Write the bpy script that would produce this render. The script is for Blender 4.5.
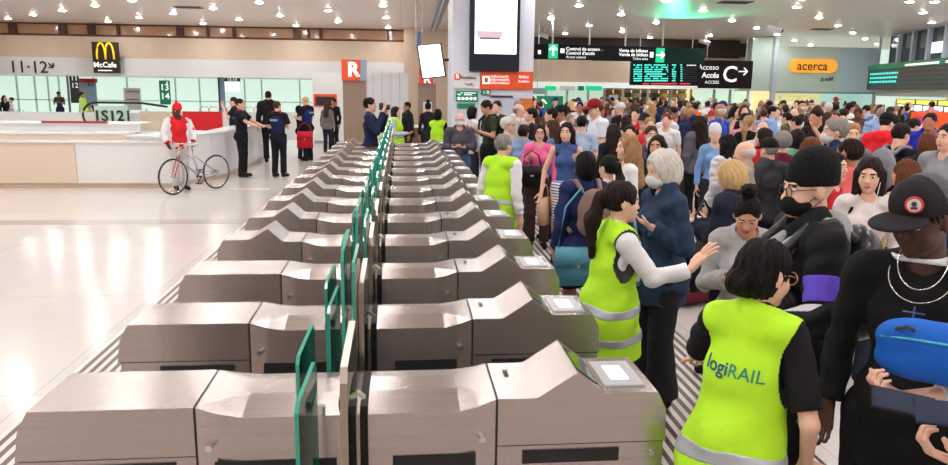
import bpy, bmesh, math, random
import numpy as np
from mathutils import Vector, Matrix
for o in list(bpy.data.objects): bpy.data.objects.remove(o)
SC=bpy.context.scene; COL=SC.collection
RD=math.radians
# ------------------------------------------------------------------ camera, world, exposure
HC=2.0; FPX,PITCH,YAW,ROLL=742.57,.1918,.0983,.0124
_cy,_sy,_cp,_sp=math.cos(YAW),math.sin(YAW),math.cos(PITCH),math.sin(PITCH)
_F=np.array([_sy*_cp,_cy*_cp,-_sp]);_R=np.array([_cy,-_sy,0.]);_U=np.cross(_R,_F)
_c,_s=math.cos(ROLL),math.sin(ROLL)
cam=bpy.data.cameras.new('camera'); co=bpy.data.objects.new('camera',cam); COL.objects.link(co)
cam.sensor_width=36; cam.lens=FPX/948*36; cam.clip_end=300; cam.clip_start=.05
rx=_R*_c+_U*_s*-1; 
_rx=_R*_c-_U*_s*-1
# image right axis in world: u-axis rotated by the roll
_ix=_R*_c+_U*_s; _iy=_U*_c-_R*_s
M=Matrix(((_ix[0],_iy[0],-_F[0],0),(_ix[1],_iy[1],-_F[1],0),(_ix[2],_iy[2],-_F[2],HC),(0,0,0,1)))
co.matrix_world=M; SC.camera=co
SC.view_settings.view_transform='Standard'; SC.view_settings.look='None'
SC.view_settings.exposure=0.27; SC.view_settings.gamma=1; SC.view_settings.use_curve_mapping=False
W=bpy.data.worlds.new('world'); SC.world=W; W.use_nodes=True
W.node_tree.nodes['Background'].inputs[0].default_value=(1,.87,.76,1); W.node_tree.nodes['Background'].inputs[1].default_value=1.05
LAMP_W=12.0
def ray(px,py):
    a,b=px-474,py-232.5; u=_c*a+_s*b; v=-_s*a+_c*b
    return _F+_R*u/FPX-_U*v/FPX
def atY(px,py,Y): d=ray(px,py); return np.array([0,0,HC])+d*(Y/d[1])
def atZ(px,py,z): d=ray(px,py); return np.array([0,0,HC])+d*((z-HC)/d[2])
# ------------------------------------------------------------------ materials
MATS={}
def mat(name,col,rough=.6,metal=0,bump=0,bscale=40,var=0,vscale=6,emit=None,es=0,stretch=None,spec=.5,coat=0,trans=0,aniso=0,sheen=0):
    if name in MATS: return MATS[name]
    m=bpy.data.materials.new(name); m.use_nodes=True; N=m.node_tree.nodes; L=m.node_tree.links; b=N['Principled BSDF']
    b.inputs['Base Color'].default_value=(*col,1); b.inputs['Roughness'].default_value=rough; b.inputs['Metallic'].default_value=metal
    b.inputs['Specular IOR Level'].default_value=spec; b.inputs['Coat Weight'].default_value=coat
    b.inputs['Transmission Weight'].default_value=trans; b.inputs['Anisotropic'].default_value=aniso
    b.inputs['Sheen Weight'].default_value=sheen
    if emit: b.inputs['Emission Color'].default_value=(*emit,1); b.inputs['Emission Strength'].default_value=es
    if bump or var or stretch:
        tc=N.new('ShaderNodeTexCoord'); mp=N.new('ShaderNodeMapping'); L.new(tc.outputs['Object'],mp.inputs[0])
        if stretch: mp.inputs['Scale'].default_value=stretch
    if var:
        n=N.new('ShaderNodeTexNoise'); n.inputs['Scale'].default_value=vscale; n.inputs['Detail'].default_value=4; L.new(mp.outputs[0],n.inputs[0])
        mx=N.new('ShaderNodeMix'); mx.data_type='RGBA'; L.new(n.outputs['Fac'],mx.inputs['Factor'])
        mx.inputs['A'].default_value=(*[max(0,c*(1-var)) for c in col],1); mx.inputs['B'].default_value=(*[min(1,c*(1+var)) for c in col],1)
        L.new(mx.outputs['Result'],b.inputs['Base Color'])
    if bump:
        n2=N.new('ShaderNodeTexNoise'); n2.inputs['Scale'].default_value=bscale; n2.inputs['Detail'].default_value=3; L.new(mp.outputs[0],n2.inputs[0])
        bp=N.new('ShaderNodeBump'); bp.inputs['Strength'].default_value=bump; bp.inputs['Distance'].default_value=.01; L.new(n2.outputs['Fac'],bp.inputs['Height']); L.new(bp.outputs[0],b.inputs['Normal'])
    MATS[name]=m; return m
def srgb(r,g,b): 
    return tuple(((c/255)/12.92 if c/255<=.04045 else ((c/255+.055)/1.055)**2.4) for c in (r,g,b))
def cloth(name,rgb,rough=.85): return mat('cloth_'+name,srgb(*rgb),rough,bump=.35,bscale=26,var=.12,vscale=9,spec=.25)
def glass_mat(name,tint,refl=.12,rough=.02):
    if name in MATS: return MATS[name]
    m=bpy.data.materials.new(name); m.use_nodes=True; N=m.node_tree.nodes; L=m.node_tree.links; N.clear()
    o=N.new('ShaderNodeOutputMaterial'); t=N.new('ShaderNodeBsdfTransparent'); t.inputs[0].default_value=(*tint,1)
    g=N.new('ShaderNodeBsdfGlossy'); g.inputs['Roughness'].default_value=rough; f=N.new('ShaderNodeFresnel'); f.inputs[0].default_value=1.45
    a=N.new('ShaderNodeMath'); a.operation='ADD'; a.use_clamp=True; a.inputs[1].default_value=refl; L.new(f.outputs[0],a.inputs[0])
    mx=N.new('ShaderNodeMixShader'); L.new(a.outputs[0],mx.inputs[0]); L.new(t.outputs[0],mx.inputs[1]); L.new(g.outputs[0],mx.inputs[2]); L.new(mx.outputs[0],o.inputs[0])
    MATS[name]=m; return m
steel=mat('brushed_steel',(.55,.495,.47),.25,.97,bump=.10,bscale=5,stretch=(1.2,45,45),aniso=.8,var=.16,vscale=2.5)
_n=steel.node_tree.nodes; _t=_n.new('ShaderNodeCombineXYZ'); _t.inputs[1].default_value=.7; _t.inputs[2].default_value=.7; steel.node_tree.links.new(_t.outputs[0],_n['Principled BSDF'].inputs['Tangent'])
steel_dark=mat('dark_gap',(.012,.012,.013),.5)
chrome=mat('chrome',(.75,.75,.76),.15,1)
black_pl=mat('black_plastic',(.02,.02,.022),.4)
white_pt=mat('white_paint',srgb(232,232,232),.45)
white_gl=mat('white_gloss_panel',srgb(228,229,230),.25,coat=.3)
beige_gl=mat('beige_gloss_panel',srgb(222,204,184),.25,coat=.3)
red_gl=mat('red_gloss_panel',srgb(214,32,38),.3)
screen_w=mat('lit_screen',(.8,.85,.95),.3,emit=(.86,.90,1),es=1.3)
sign_blk=mat('black_sign_face',(.010,.008,.010),.65,spec=.15)
let_w=mat('white_lettering',(.9,.9,.9),.5,emit=(1,1,1),es=.55)
let_k=mat('black_lettering',(.02,.02,.02),.5)
green_sg=mat('green_sign_face',srgb(0,120,84),.4,emit=srgb(0,120,84),es=.25)
green_lit=mat('lit_green_sign',srgb(0,165,115),.4,emit=srgb(0,170,120),es=.9)
orange_sg=mat('orange_sign_face',srgb(238,88,38),.4)
skinM={}
def skin(tone):
    c={'light':(226,178,155),'mid':(205,150,122),'tan':(178,122,94),'brown':(128,84,62),'dark':(74,46,36)}[tone]
    return mat('skin_'+tone,srgb(*c),.5,bump=.04,bscale=120,var=.05,vscale=20,spec=.4)
def hairm(n):
    c={'black':(16,11,12),'dark':(34,21,18),'brown':(72,46,34),'auburn':(104,58,38),'blonde':(206,170,118),'grey':(140,134,130),'white':(212,206,198),'fair':(170,130,90)}[n]
    return mat('hair_'+n,srgb(*c),.55,bump=.8,bscale=26,stretch=(9,9,1.0),var=.4,vscale=12,spec=.18)
# ------------------------------------------------------------------ object helpers
def setp(o,label=None,cat=None,group=None,kind=None):
    if label: o['label']=label
    if cat: o['category']=cat
    if group: o['group']=group
    if kind: o['kind']=kind
    return o
def empty(name,loc=(0,0,0),rz=0,label=None,cat=None,group=None,s=1):
    o=bpy.data.objects.new(name,None); COL.objects.link(o); o.location=loc; o.rotation_euler=(0,0,rz); o.scale=(s,s,s); o.empty_display_size=.1
    return setp(o,label,cat,group)
def link(name,me,mats,parent=None,loc=None):
    if not isinstance(mats,(list,tuple)): mats=[mats]
    if not len(me.materials):
        for m in mats: me.materials.append(m)
    o=bpy.data.objects.new(name,me); COL.objects.link(o)
    if parent: o.parent=parent
    if loc is not None: o.location=loc
    return o
def fin(name,bm,mats,parent=None,smooth=False,bevel=0,loc=None,seg=2):
    if bevel: bmesh.ops.bevel(bm,geom=[e for e in bm.edges if e.calc_face_angle(0)>.3],offset=bevel,segments=seg,affect='EDGES',clamp_overlap=True)
    bmesh.ops.recalc_face_normals(bm,faces=bm.faces)
    me=bpy.data.meshes.new(name); bm.to_mesh(me); bm.free()
    if smooth or bevel:
        for p in me.polygons: p.use_smooth=bool(smooth)
    return link(name,me,mats,parent,loc)
def bbox(bm,x0,x1,y0,y1,z0,z1,mi=0):
    v=[bm.verts.new(p) for p in ((x0,y0,z0),(x1,y0,z0),(x1,y1,z0),(x0,y1,z0),(x0,y0,z1),(x1,y0,z1),(x1,y1,z1),(x0,y1,z1))]
    for f in ((0,3,2,1),(4,5,6,7),(0,1,5,4),(1,2,6,5),(2,3,7,6),(3,0,4,7)):
        q=bm.faces.new([v[i] for i in f]); q.material_index=mi
    return v
def box(name,x0,x1,y0,y1,z0,z1,m,parent=None,bevel=0):
    bm=bmesh.new(); bbox(bm,min(x0,x1),max(x0,x1),min(y0,y1),max(y0,y1),min(z0,z1),max(z0,z1)); return fin(name,bm,m,parent,bevel=bevel)
def tube(bm,pts,r,n=10,cap=True,r2=None):
    pts=[Vector(p) for p in pts]; rings=[]
    for i,p in enumerate(pts):
        d=(pts[min(i+1,len(pts)-1)]-pts[max(i-1,0)]).normalized()
        up=Vector((0,0,1)) if abs(d.z)<.95 else Vector((1,0,0)); a=d.cross(up).normalized(); b=d.cross(a)
        rr=r if r2 is None else r+(r2-r)*i/(len(pts)-1)
        rings.append([bm.verts.new(p+a*rr*math.cos(2*math.pi*k/n)+b*rr*math.sin(2*math.pi*k/n)) for k in range(n)])
    for A,B in zip(rings,rings[1:]):
        for k in range(n): bm.faces.new((A[k],A[(k+1)%n],B[(k+1)%n],B[k]))
    if cap: bm.faces.new(rings[0][::-1]); bm.faces.new(rings[-1])
def ring(bm,c,R,r,ax=(0,1,0),n=28,m=8,arc=(0,2*math.pi),sq=(1,1)):
    ax=Vector(ax).normalized(); up=Vector((0,0,1)) if abs(ax.z)<.9 else Vector((1,0,0)); a=ax.cross(up).normalized(); b=ax.cross(a).normalized()
    full=abs(arc[1]-arc[0]-2*math.pi)<1e-3; cnt=n if full else n+1; rs=[]
    for i in range(cnt):
        t=arc[0]+(arc[1]-arc[0])*i/n; d=a*math.cos(t)*sq[0]+b*math.sin(t)*sq[1]
        rs.append([bm.verts.new(Vector(c)+d*R+(d.normalized()*math.cos(2*math.pi*k/m)+ax*math.sin(2*math.pi*k/m))*r) for k in range(m)])
    for i in range(n if full else n):
        A=rs[i]; B=rs[(i+1)%cnt]
        for k in range(m): bm.faces.new((A[k],A[(k+1)%m],B[(k+1)%m],B[k]))
def prism(bm,pts,y0,y1,mi=0):
    "extrude an XZ outline along Y"
    a=[bm.verts.new((x,y0,z)) for x,z in pts]; b=[bm.verts.new((x,y1,z)) for x,z in pts]; n=len(pts)
    fs=[bm.faces.new(a),bm.faces.new(b[::-1])]+[bm.faces.new((a[i],b[i],b[(i+1)%n],a[(i+1)%n])) for i in range(n)]
    for f in fs: f.material_index=mi
def disc(bm,c,r,y0,y1,n=24):
    prism(bm,[(c[0]+r*math.cos(2*math.pi*k/n),c[1]+r*math.sin(2*math.pi*k/n)) for k in range(n)],y0,y1)
def text_me(s,size,bold=0,ext=.004,align='CENTER',space=1.0):
    cu=bpy.data.curves.new('t','FONT'); cu.body=s; cu.size=size; cu.extrude=ext; cu.offset=bold; cu.align_x=align; cu.align_y='CENTER'; cu.space_character=space; cu.resolution_u=3
    o=bpy.data.objects.new('t',cu); COL.objects.link(o); dg=bpy.context.evaluated_depsgraph_get(); dg.update()
    me=bpy.data.meshes.new_from_object(o.evaluated_get(dg)); bpy.data.objects.remove(o); me.materials.clear(); return me
def text(s,size,loc,m,parent=None,bold=0,align='CENTER',name='lettering',rz=0,sx=1,space=1.0,tilt=0):
    me=text_me(s,size,bold,align=align,space=space)
    o=link(name,me,m,parent); o.location=loc; o.rotation_euler=(RD(90),tilt,rz); o.scale=(sx,1,1); return o
def struct(o): o['kind']='structure'; return o
def pbox(name,px0,py0,px1,py1,Y,dep,m,parent=None,bevel=0):
    "box whose front face stands at world distance Y, measured off the photograph"
    cx,cyy=(px0+px1)/2,(py0+py1)/2
    x0=atY(px0,cyy,Y)[0]; x1=atY(px1,cyy,Y)[0]; z1=atY(cx,py0,Y)[2]; z0=atY(cx,py1,Y)[2]
    return box(name,x0,x1,Y,Y+dep,z0,z1,m,parent,bevel)
def PX(px,py,Y): return atY(px,py,Y)
# ------------------------------------------------------------------ setting
def floor_mat():
    m=bpy.data.materials.new('polished_marble_floor'); m.use_nodes=True; N=m.node_tree.nodes; L=m.node_tree.links; b=N['Principled BSDF']
    tc=N.new('ShaderNodeTexCoord'); br=N.new('ShaderNodeTexBrick'); L.new(tc.outputs['Object'],br.inputs[0])
    br.offset=0; br.inputs['Scale'].default_value=1; br.inputs['Brick Width'].default_value=2.4; br.inputs['Row Height'].default_value=2.4; br.inputs['Mortar Size'].default_value=.006
    br.inputs['Color1'].default_value=(*srgb(216,210,206),1); br.inputs['Color2'].default_value=(*srgb(211,205,201),1); br.inputs['Mortar'].default_value=(*srgb(196,188,182),1)
    n=N.new('ShaderNodeTexNoise'); n.inputs['Scale'].default_value=1.5; n.inputs['Detail'].default_value=6; L.new(tc.outputs['Object'],n.inputs[0])
    mx=N.new('ShaderNodeMix'); mx.data_type='RGBA'; mx.blend_type='MULTIPLY'; mx.inputs['Factor'].default_value=.18; L.new(br.outputs['Color'],mx.inputs['A']); L.new(n.outputs['Color'],mx.inputs['B'])
    L.new(mx.outputs['Result'],b.inputs['Base Color']); b.inputs['Roughness'].default_value=.18; b.inputs['Specular IOR Level'].default_value=.3
    return m
struct(box('floor',-45,45,-12,70,-.1,0,floor_mat()))
struct(box('wall_front.001',-24,28.3,-11,-10.7,0,4.5,mat('brown_stone_wall',srgb(176,146,124),.5,var=.1,vscale=1.5)))  # unseen wall added behind the camera for darker, warmer reflections in the steel
strip_m=mat('grey_floor_inlay',srgb(176,168,166),.25)
struct(box('trim_1',-30,-2.3,11.05,11.4,0,.003,strip_m))
struct(box('trim_2',-30,-2.6,14.75,14.95,0,.003,mat('beige_floor_inlay',srgb(216,196,182),.3)))
def mat_stripe(bmname):
    m=bpy.data.materials.new(bmname); m.use_nodes=True; N=m.node_tree.nodes; L=m.node_tree.links; b=N['Principled BSDF']
    tc=N.new('ShaderNodeTexCoord'); sx=N.new('ShaderNodeSeparateXYZ'); L.new(tc.outputs['Object'],sx.inputs[0])
    a=N.new('ShaderNodeMath'); a.operation='MULTIPLY'; a.inputs[1].default_value=1/.07; L.new(sx.outputs['X'],a.inputs[0])
    f=N.new('ShaderNodeMath'); f.operation='FRACT'; L.new(a.outputs[0],f.inputs[0]); g=N.new('ShaderNodeMath'); g.operation='GREATER_THAN'; g.inputs[1].default_value=.5; L.new(f.outputs[0],g.inputs[0])
    mx=N.new('ShaderNodeMix'); mx.data_type='RGBA'; L.new(g.outputs[0],mx.inputs['Factor']); mx.inputs['A'].default_value=(*srgb(214,206,200),1); mx.inputs['B'].default_value=(*srgb(92,74,70),1)
    L.new(mx.outputs['Result'],b.inputs['Base Color']); b.inputs['Roughness'].default_value=.35; return m
struct(box('trim_3',-2.31,2.3,-1,16,.0,.006,mat_stripe('grooved_safety_strips')))
def ceil_mat():
    m=mat('ceiling_panels',srgb(214,202,192),.35,var=.05,vscale=1.2)
    N=m.node_tree.nodes; L=m.node_tree.links; b=N['Principled BSDF']; tc=N.new('ShaderNodeTexCoord'); br=N.new('ShaderNodeTexBrick'); L.new(tc.outputs['Object'],br.inputs[0])
    br.offset=0; br.inputs['Scale'].default_value=1; br.inputs['Brick Width'].default_value=1.9; br.inputs['Row Height'].default_value=.24; br.inputs['Mortar Size'].default_value=.008
    br.inputs['Color1'].default_value=(*srgb(238,226,216),1); br.inputs['Color2'].default_value=(*srgb(233,220,210),1); br.inputs['Mortar'].default_value=(*srgb(196,182,174),1); L.new(br.outputs['Color'],b.inputs['Base Color']); return m
CZ=4.5
struct(box('ceiling',-24,45,-12,42,CZ,CZ+.15,ceil_mat()))
# downlights
LP=[(8,18),(33,14),(62,10),(95,5),(108,21),(139,17),(173,13),(213,8),(203,23),(239,19),(132,0),(259,2),(280,15),(328,10),(383,5),(296,25),(338,21),(386,17),(388,27),(579,5),(621,14),(656,22),(551,18),(589,25),(622,31),(650,37),(565,33),(666,0),(703,10),(732,20),(756.5,27.5),(777,34),(710,35),(731,41),(794.5,40),(810.5,44.5),(797,6.5),(819,17),(838,25),(853,32.5),(865,38.5),(877,43.5),(910,1),(923,12),(932,22),(940,29)]
spots=[tuple(atZ(x,y,CZ)[:2]) for x,y in LP]
for i in range(-7,12):
    for j in range(-1,15):
        X=-.54+1.89*i*1.0; Y=24.1-2.1*j-(2.1*(i%2) if 0 else 0)
        if (i+j)%2: continue
        if Y>21.5: continue
        spots.append((X,Y))
lm=bpy.data.lights.new('downlight_lamp','AREA'); lm.shape='DISK'; lm.size=.2; lm.energy=LAMP_W; lm.color=(.97,.98,1)
d0=None
bez=mat('downlight_rim',srgb(225,220,215),.4); dif=mat('downlight_diffuser',(1,1,1),.4,emit=(1,.97,.93),es=105)
for X,Y in spots:
    if d0 is None:
        bm=bmesh.new(); ring(bm,(0,0,-.008),.125,.018,(0,0,1),24,6); r=fin('downlight',bm,bez,smooth=True); setp(r,'round recessed white downlight glowing in the beige ceiling','ceiling light','ceiling downlights'); d0=r
        bm=bmesh.new(); bmesh.ops.create_uvsphere(bm,u_segments=20,v_segments=10,radius=1,matrix=Matrix.Diagonal((.125,.125,.05,1))); bmesh.ops.delete(bm,geom=[v for v in bm.verts if v.co.z>.02],context='VERTS')
        me=bpy.data.meshes.new('diffuser'); bm.to_mesh(me); bm.free(); dd=link('diffuser',me,dif,r)
    else:
        r=d0.copy(); COL.objects.link(r); dd=d0.children[0].copy(); COL.objects.link(dd); dd.parent=r
    r.location=(X,Y,CZ)
    lo=bpy.data.objects.new('lamp',lm); COL.objects.link(lo); lo.location=(X,Y,CZ-.10)
def vent(px,py,w,l):
    x,y,_=atZ(px,py,CZ); t=empty('ceiling_vent',(x,y,CZ),0,'dark slotted air grille in the ceiling, %s'%('upper left of the photo' if px<400 else 'above the glass kiosk' if px>800 else 'near the top edge right of centre'),'vent')
    box('frame',-w/2,w/2,-l/2,l/2,-.02,0,mat('vent_frame',srgb(120,110,104),.5),t)
    for k in range(4): box('slat',-w/2+.03,w/2-.03,-l/2+l*(k+.3)/4,-l/2+l*(k+.7)/4,-.03,-.015,black_pl,t)
vent(189,7,.9,.5); vent(735,2,.9,.5); vent(822,29,.8,.4)
# ---- left far wall (Y=34)
YW=34.
beige_w=mat('beige_stone_wall',srgb(214,192,170),.45,var=.08,vscale=2)
def zAt(px,py,Y=YW): return atY(px,py,Y)[2]
xl=-26; xr=atY(404,60,YW)[0]
zt=zAt(200,38.5); zs=zAt(200,59.5); zw=zAt(200,77)
struct(box('wall_left',xl,xr,YW,YW+.5,zs,zt,beige_w))
struct(box('trim_4',xl,xr,YW-.12,YW+.5,zw,zs,mat('white_fascia',srgb(222,221,222),.5)))
brown=mat('dark_brown_frame',srgb(86,52,36),.5)
wn=empty('window_1'); struct(wn)
box('window_pane',xl,xr,YW+.25,YW+.3,zt,CZ,mat('bronze_glass',srgb(206,156,118),.15,coat=.5),wn)
box('window_frame',xl,xr,YW,YW+.3,zt,zt+.09,brown,wn); box('window_frame',xl,xr,YW+.0,YW+.3,CZ-.05,CZ,brown,wn)
for px in (11,61,90,117,179,207,233,296,308,320,388): 
    x=atY(px,30,YW)[0]; wdt=.14 if px in(11,61,90,179,296) else .05
    box('mullion',x-wdt,x+wdt,YW+.05,YW+.3,zt,CZ,brown,wn)
struct(box('wall_back',xr,atY(452,60,YW-1)[0]+2,YW-1,YW+.5,0,CZ,mat('beige_wall_pier',srgb(216,192,168),.45,var=.06,vscale=2)))
x403=xr
# bright hall behind the opening
mint=mat('mint_glass_wall',srgb(216,228,222),.3,emit=srgb(214,240,228),es=.52)  # emission puts the hall's brightness into the wall colour
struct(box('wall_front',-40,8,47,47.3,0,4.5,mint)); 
struct(box('ceiling.001',-40,xr,YW+.5,47,zw+.05,zw+.2,mat('white_soffit',srgb(228,234,230),.6)))
lamp=bpy.data.lights.new('hall_fill','AREA'); lamp.shape='RECTANGLE'; lamp.size=26; lamp.size_y=1; lamp.energy=380; lamp.color=(.95,1,.97)  # wide fill light added to brighten the hall and its mint wall
lo=bpy.data.objects.new('hall_fill',lamp); COL.objects.link(lo); lo.location=(-13,41,zw)
# mullions of the mint wall
wn=empty('window_2'); struct(wn)
for px in (18,36,49,60,95,128,176,200,245,262,300): 
    x=atY(px,100,46.9)[0]; box('mullion',x-.04,x+.04,46.9,47,0,3.2,mat('pale_mullion',srgb(206,226,218),.4),wn)
box('rail',-40,xr,46.9,47,1.0,1.06,mat('pale_mullion',srgb(206,226,218),.4),wn)
# ---- counters on the left
CY=15.05
cw=empty('ticket_counter',(0,0,0),0,'long low white and beige panelled counter with stepped ledges','counter')
def c_at(px,py,Y): return atY(px,py,Y)
zc=zAt(80,143,CY)
xa=-16.;xm=c_at(76,165,CY)[0]; xe=c_at(172,165,CY)[0]
box('front_panel',xa,xm,CY,CY+.1,.09,zc,beige_gl,cw); box('front_panel',xm+.01,xe,CY,CY+.1,.09,zc,white_gl,cw)
box('plinth',xa,xe,CY+.03,CY+.1,0,.09,mat('plinth_beige',srgb(202,178,158),.4),cw)
z2=zAt(80,136.5,CY); z3=zAt(80,131,CY+.5); z4=zAt(80,126.5,CY+.9)
box('ledge',xa,xe,CY-.03,CY+.5,zc,zc+.03,white_gl,cw)
box('riser',xa,xe-.9,CY+.45,CY+.5,zc+.03,zc+.14,beige_gl,cw); box('ledge',xa,xe-.9,CY+.42,CY+1.1,zc+.14,zc+.17,white_gl,cw)
box('riser',xa,xe-.9,CY+1.05,CY+1.1,zc+.17,zc+.30,white_gl,cw); box('ledge',xa,xe-.9,CY+1.0,CY+1.8,zc+.30,zc+.33,white_gl,cw)
xr0=c_at(42,126,CY+1.0)[0]; xr1=c_at(107,126,CY+1.)[0]
box('red_handrail',xr0,xr1,CY+.98,CY+1.05,zc+.33,zc+.37,mat('dark_red',srgb(170,36,40),.4),cw)
# wing running back to the right
p1_=atZ(231,177,0); A=np.array([xe,CY]); B=np.array([p1_[0]-.08,p1_[1]]); p=atZ(266,160,0); B2=np.array([p[0]-.05,p[1]])
d=B2-B; L2_=np.linalg.norm(d); w2=empty('counter_end',(B[0],B[1],0),math.atan2(d[1],d[0]),'narrow white counter with grey base beside the tall man in black suit','counter')
box('front_panel',0,L2_*.4,0,.05,.09,.98,white_gl,w2); box('front_panel',L2_*.405,L2_,0,.05,.09,.98,white_gl,w2); box('core',.02,L2_-.02,.05,.4,0.,.98,white_gl,w2); box('plinth',0,L2_,.015,.05,0,.09,mat('plinth_beige',srgb(202,178,158),.4),w2); box('worktop',-.02,L2_+.03,-.04,.45,.98,1.01,mat('white_worktop',srgb(236,236,236),.2),w2)
d=B-A; Ln=np.linalg.norm(d); ang=math.atan2(d[1],d[0])
wg=empty('counter_wing',(A[0],A[1],0),ang,'white counter wing running back beside the police officers','counter')
box('front_panel',0,Ln*.36,0,.05,.09,.98,white_gl,wg); box('front_panel',Ln*.365,Ln*.72,0,.05,.09,.98,white_gl,wg); box('front_panel',Ln*.725,Ln,0,.05,.09,.98,white_gl,wg)
box('core',.02,Ln-.02,.05,.9,0.,.98,white_gl,wg); box('plinth',0,Ln,.015,.05,0,.09,mat('plinth_beige',srgb(202,178,158),.4),wg)
box('worktop',-.05,Ln+.03,-.04,.95,.98,1.01,mat('white_worktop',srgb(236,236,236),.2),wg)
bm=bmesh.new(); tube(bm,[(.6,.5,1.01),(.6,.5,1.09),(.68,.5,1.11),(.76,.5,1.09),(.76,.5,1.01)],.014,8); fin('bag_hook',bm,black_pl,wg,smooth=True)
# desk behind with red panel
hb=empty('partition_wall',(0,0,0),0,'low partition with beige, white and red panels behind counter','partition')
HY=22.
for (a,b,m) in ((-40,140,white_gl),(140,183,beige_gl),(183,222,red_gl)): 
    pbox('panel',a,111.5 if a>0 else 112,b,131,HY,.1,m,hb)
pbox('panel',222,112,312,140,HY+3,.1,white_gl,hb)
# escalator balustrade
es=empty('escalator',(0,0,0),0,'escalator balustrade with black handrail and black lettering on glass','escalator')
EY=21.5
zt_=PX(110,107,EY)[2]; zb_=PX(110,124,EY)[2]; x0=PX(83,115,EY)[0]; x1=PX(168,115,EY)[0]
bm=bmesh.new(); c=(zt_+zb_)/2; rr=(zt_-zb_)/2+.12; pts=[(x0+rr-rr*math.sin(t)*1.0,EY,c-rr*math.cos(t)) for t in np.linspace(0,math.pi,12)]
tube(bm,pts+[(x0+rr+1.2,EY,zt_+.12),(x1,EY,zt_+.02)],.032,8); fin('handrail',bm,black_pl,es,smooth=True)
x0_es,x1_es=x0+.3,x1
box('glass_panel',x0+.3,PX(128,115,EY)[0],EY,EY+.03,zb_-.3,zt_+.03,mat('pale_green_glass',srgb(190,222,208),.15),es)
text('1S121',.40,(PX(113,116,EY)[0],EY-.02,(zb_+zt_)/2-.02),let_k,es,bold=.008,name='glass_lettering',sx=1.05)
# McDonald's-type hanging panel
sg=empty('hanging_sign',tuple(PX(105,73,33.2)),0,'dark brown panel with yellow arches hung on fascia','sign')
def lbox(name,px0,py0,px1,py1,Y,dep,m,t): 
    o=pbox(name,px0,py0,px1,py1,Y,dep,m); o.parent=t; o.matrix_parent_inverse=Matrix.Translation(-t.location); return o
lbox('panel',92.5,42,118,73,33.2,.2,mat('brown_sign_face',srgb(52,44,34),.5,spec=.2),sg)
P=PX(105,49.5,33.18); mx_=mat('yellow_arches',srgb(250,200,30),.4,emit=srgb(250,200,30),es=.4); bm=bmesh.new()
for s in (-1,1):
    pts=[]
    for u_ in np.linspace(0,math.pi,16): pts.append((P[0]+s*.17+.17*math.cos(u_),33.17,P[2]-.36+.62*math.sin(u_)**.8))
    pts[0]=(pts[0][0],33.17,P[2]-.40); pts[-1]=(pts[-1][0],33.17,P[2]-.40)
    tube(bm,pts,.038,6)
o=fin('arches',bm,mx_,smooth=True); o.parent=sg; o.matrix_parent_inverse=Matrix.Translation(-sg.location)
def ltext(s,size,px,py,Y,m,t,**k):
    o=text(s,size,tuple(PX(px,py,Y)),m,t,**k); o.matrix_parent_inverse=Matrix.Translation(-t.location); return o
ltext('McCafe',.30,105,65,33.15,let_w,sg,bold=.004); lbox('underline',98,70,112,71,33.17,.02,let_w,sg)
o=text('11·12',.70,tuple(PX(28.5,67.5,YW-.14)),let_k,None,bold=0.004); 
t=empty('platform_number_sign',tuple(PX(35,67,YW-.14)),0,'black platform numbers 11·12 with arrow on white fascia','sign'); o.parent=t; o.matrix_parent_inverse=Matrix.Translation(-t.location)
bm=bmesh.new(); a=PX(48.5,63,YW-.14);b=PX(53,67.5,YW-.14); tube(bm,[a,b],.03,6); tube(bm,[PX(53.2,63,YW-.14),b],.03,6); tube(bm,[PX(49,67.5,YW-.14),b],.03,6); o=fin('arrow',bm,let_k,t); o.matrix_parent_inverse=Matrix.Translation(-t.location)
# signs in the bright hall
def panel_sign(name,label,px0,py0,px1,py1,Y,m,dep=.08,cat='sign'):
    t=empty(name,tuple(PX((px0+px1)/2,py1,Y)),0,label,cat); lbox('panel',px0,py0,px1,py1,Y,dep,m,t); return t
t=panel_sign('totem_sign','tall dark green totem leaning beside pale blue poster',70,76,79,103,36,mat('dark_green_sign',srgb(48,62,56),.4)); ltext('11\n12',.32,74.5,82,35.95,let_w,t); lbox('post',67.8,75,69.5,123,36,.08,mat('grey_post',srgb(150,160,160),.4),t)
t=panel_sign('wall_poster','pale blue poster panel with a red header',80,80,97,122,37,mat('pale_blue_panel',srgb(170,200,222),.4)); lbox('header',79,78.5,97,82.5,36.9,.05,red_gl,t); ltext('R11',.25,92,85,36.95,let_k,t)
t=panel_sign('notice_board','white notice with red writing on pale glass',124,88,141,110,40,white_pt)
for k in (91,99): lbox('line',126,k,139,k+1.2,39.95,.04,mat('faded_red',srgb(190,110,120),.5),t)
t=panel_sign('platform_sign','green hanging sign with white numbers 13 and 14',159.5,80.5,170,104.5,36,green_sg); ltext('13\n14',.40,164.8,92,35.95,let_w,t,bold=.006); ltext('4',.2,167,83,35.95,let_w,t)
t=panel_sign('blue_pillar','slim pale blue pillar with dark edge in bright hall',218.5,77,225,120,35.5,mat('pillar_blue',srgb(150,172,208),.35),cat='pillar'); lbox('edge',218.5,77,220,120,35.4,.05,mat('pillar_dark',srgb(50,60,80),.4),t)
t=panel_sign('wall_screen','lit white wall screen above the steel barriers',225,82,239,91,38,screen_w); lbox('header',224,78,240,81.5,38,.1,mat('dark_green_sign',srgb(48,62,56),.4),t); ltext('13-14',.2,232,79.8,37.9,let_w,t)
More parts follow.
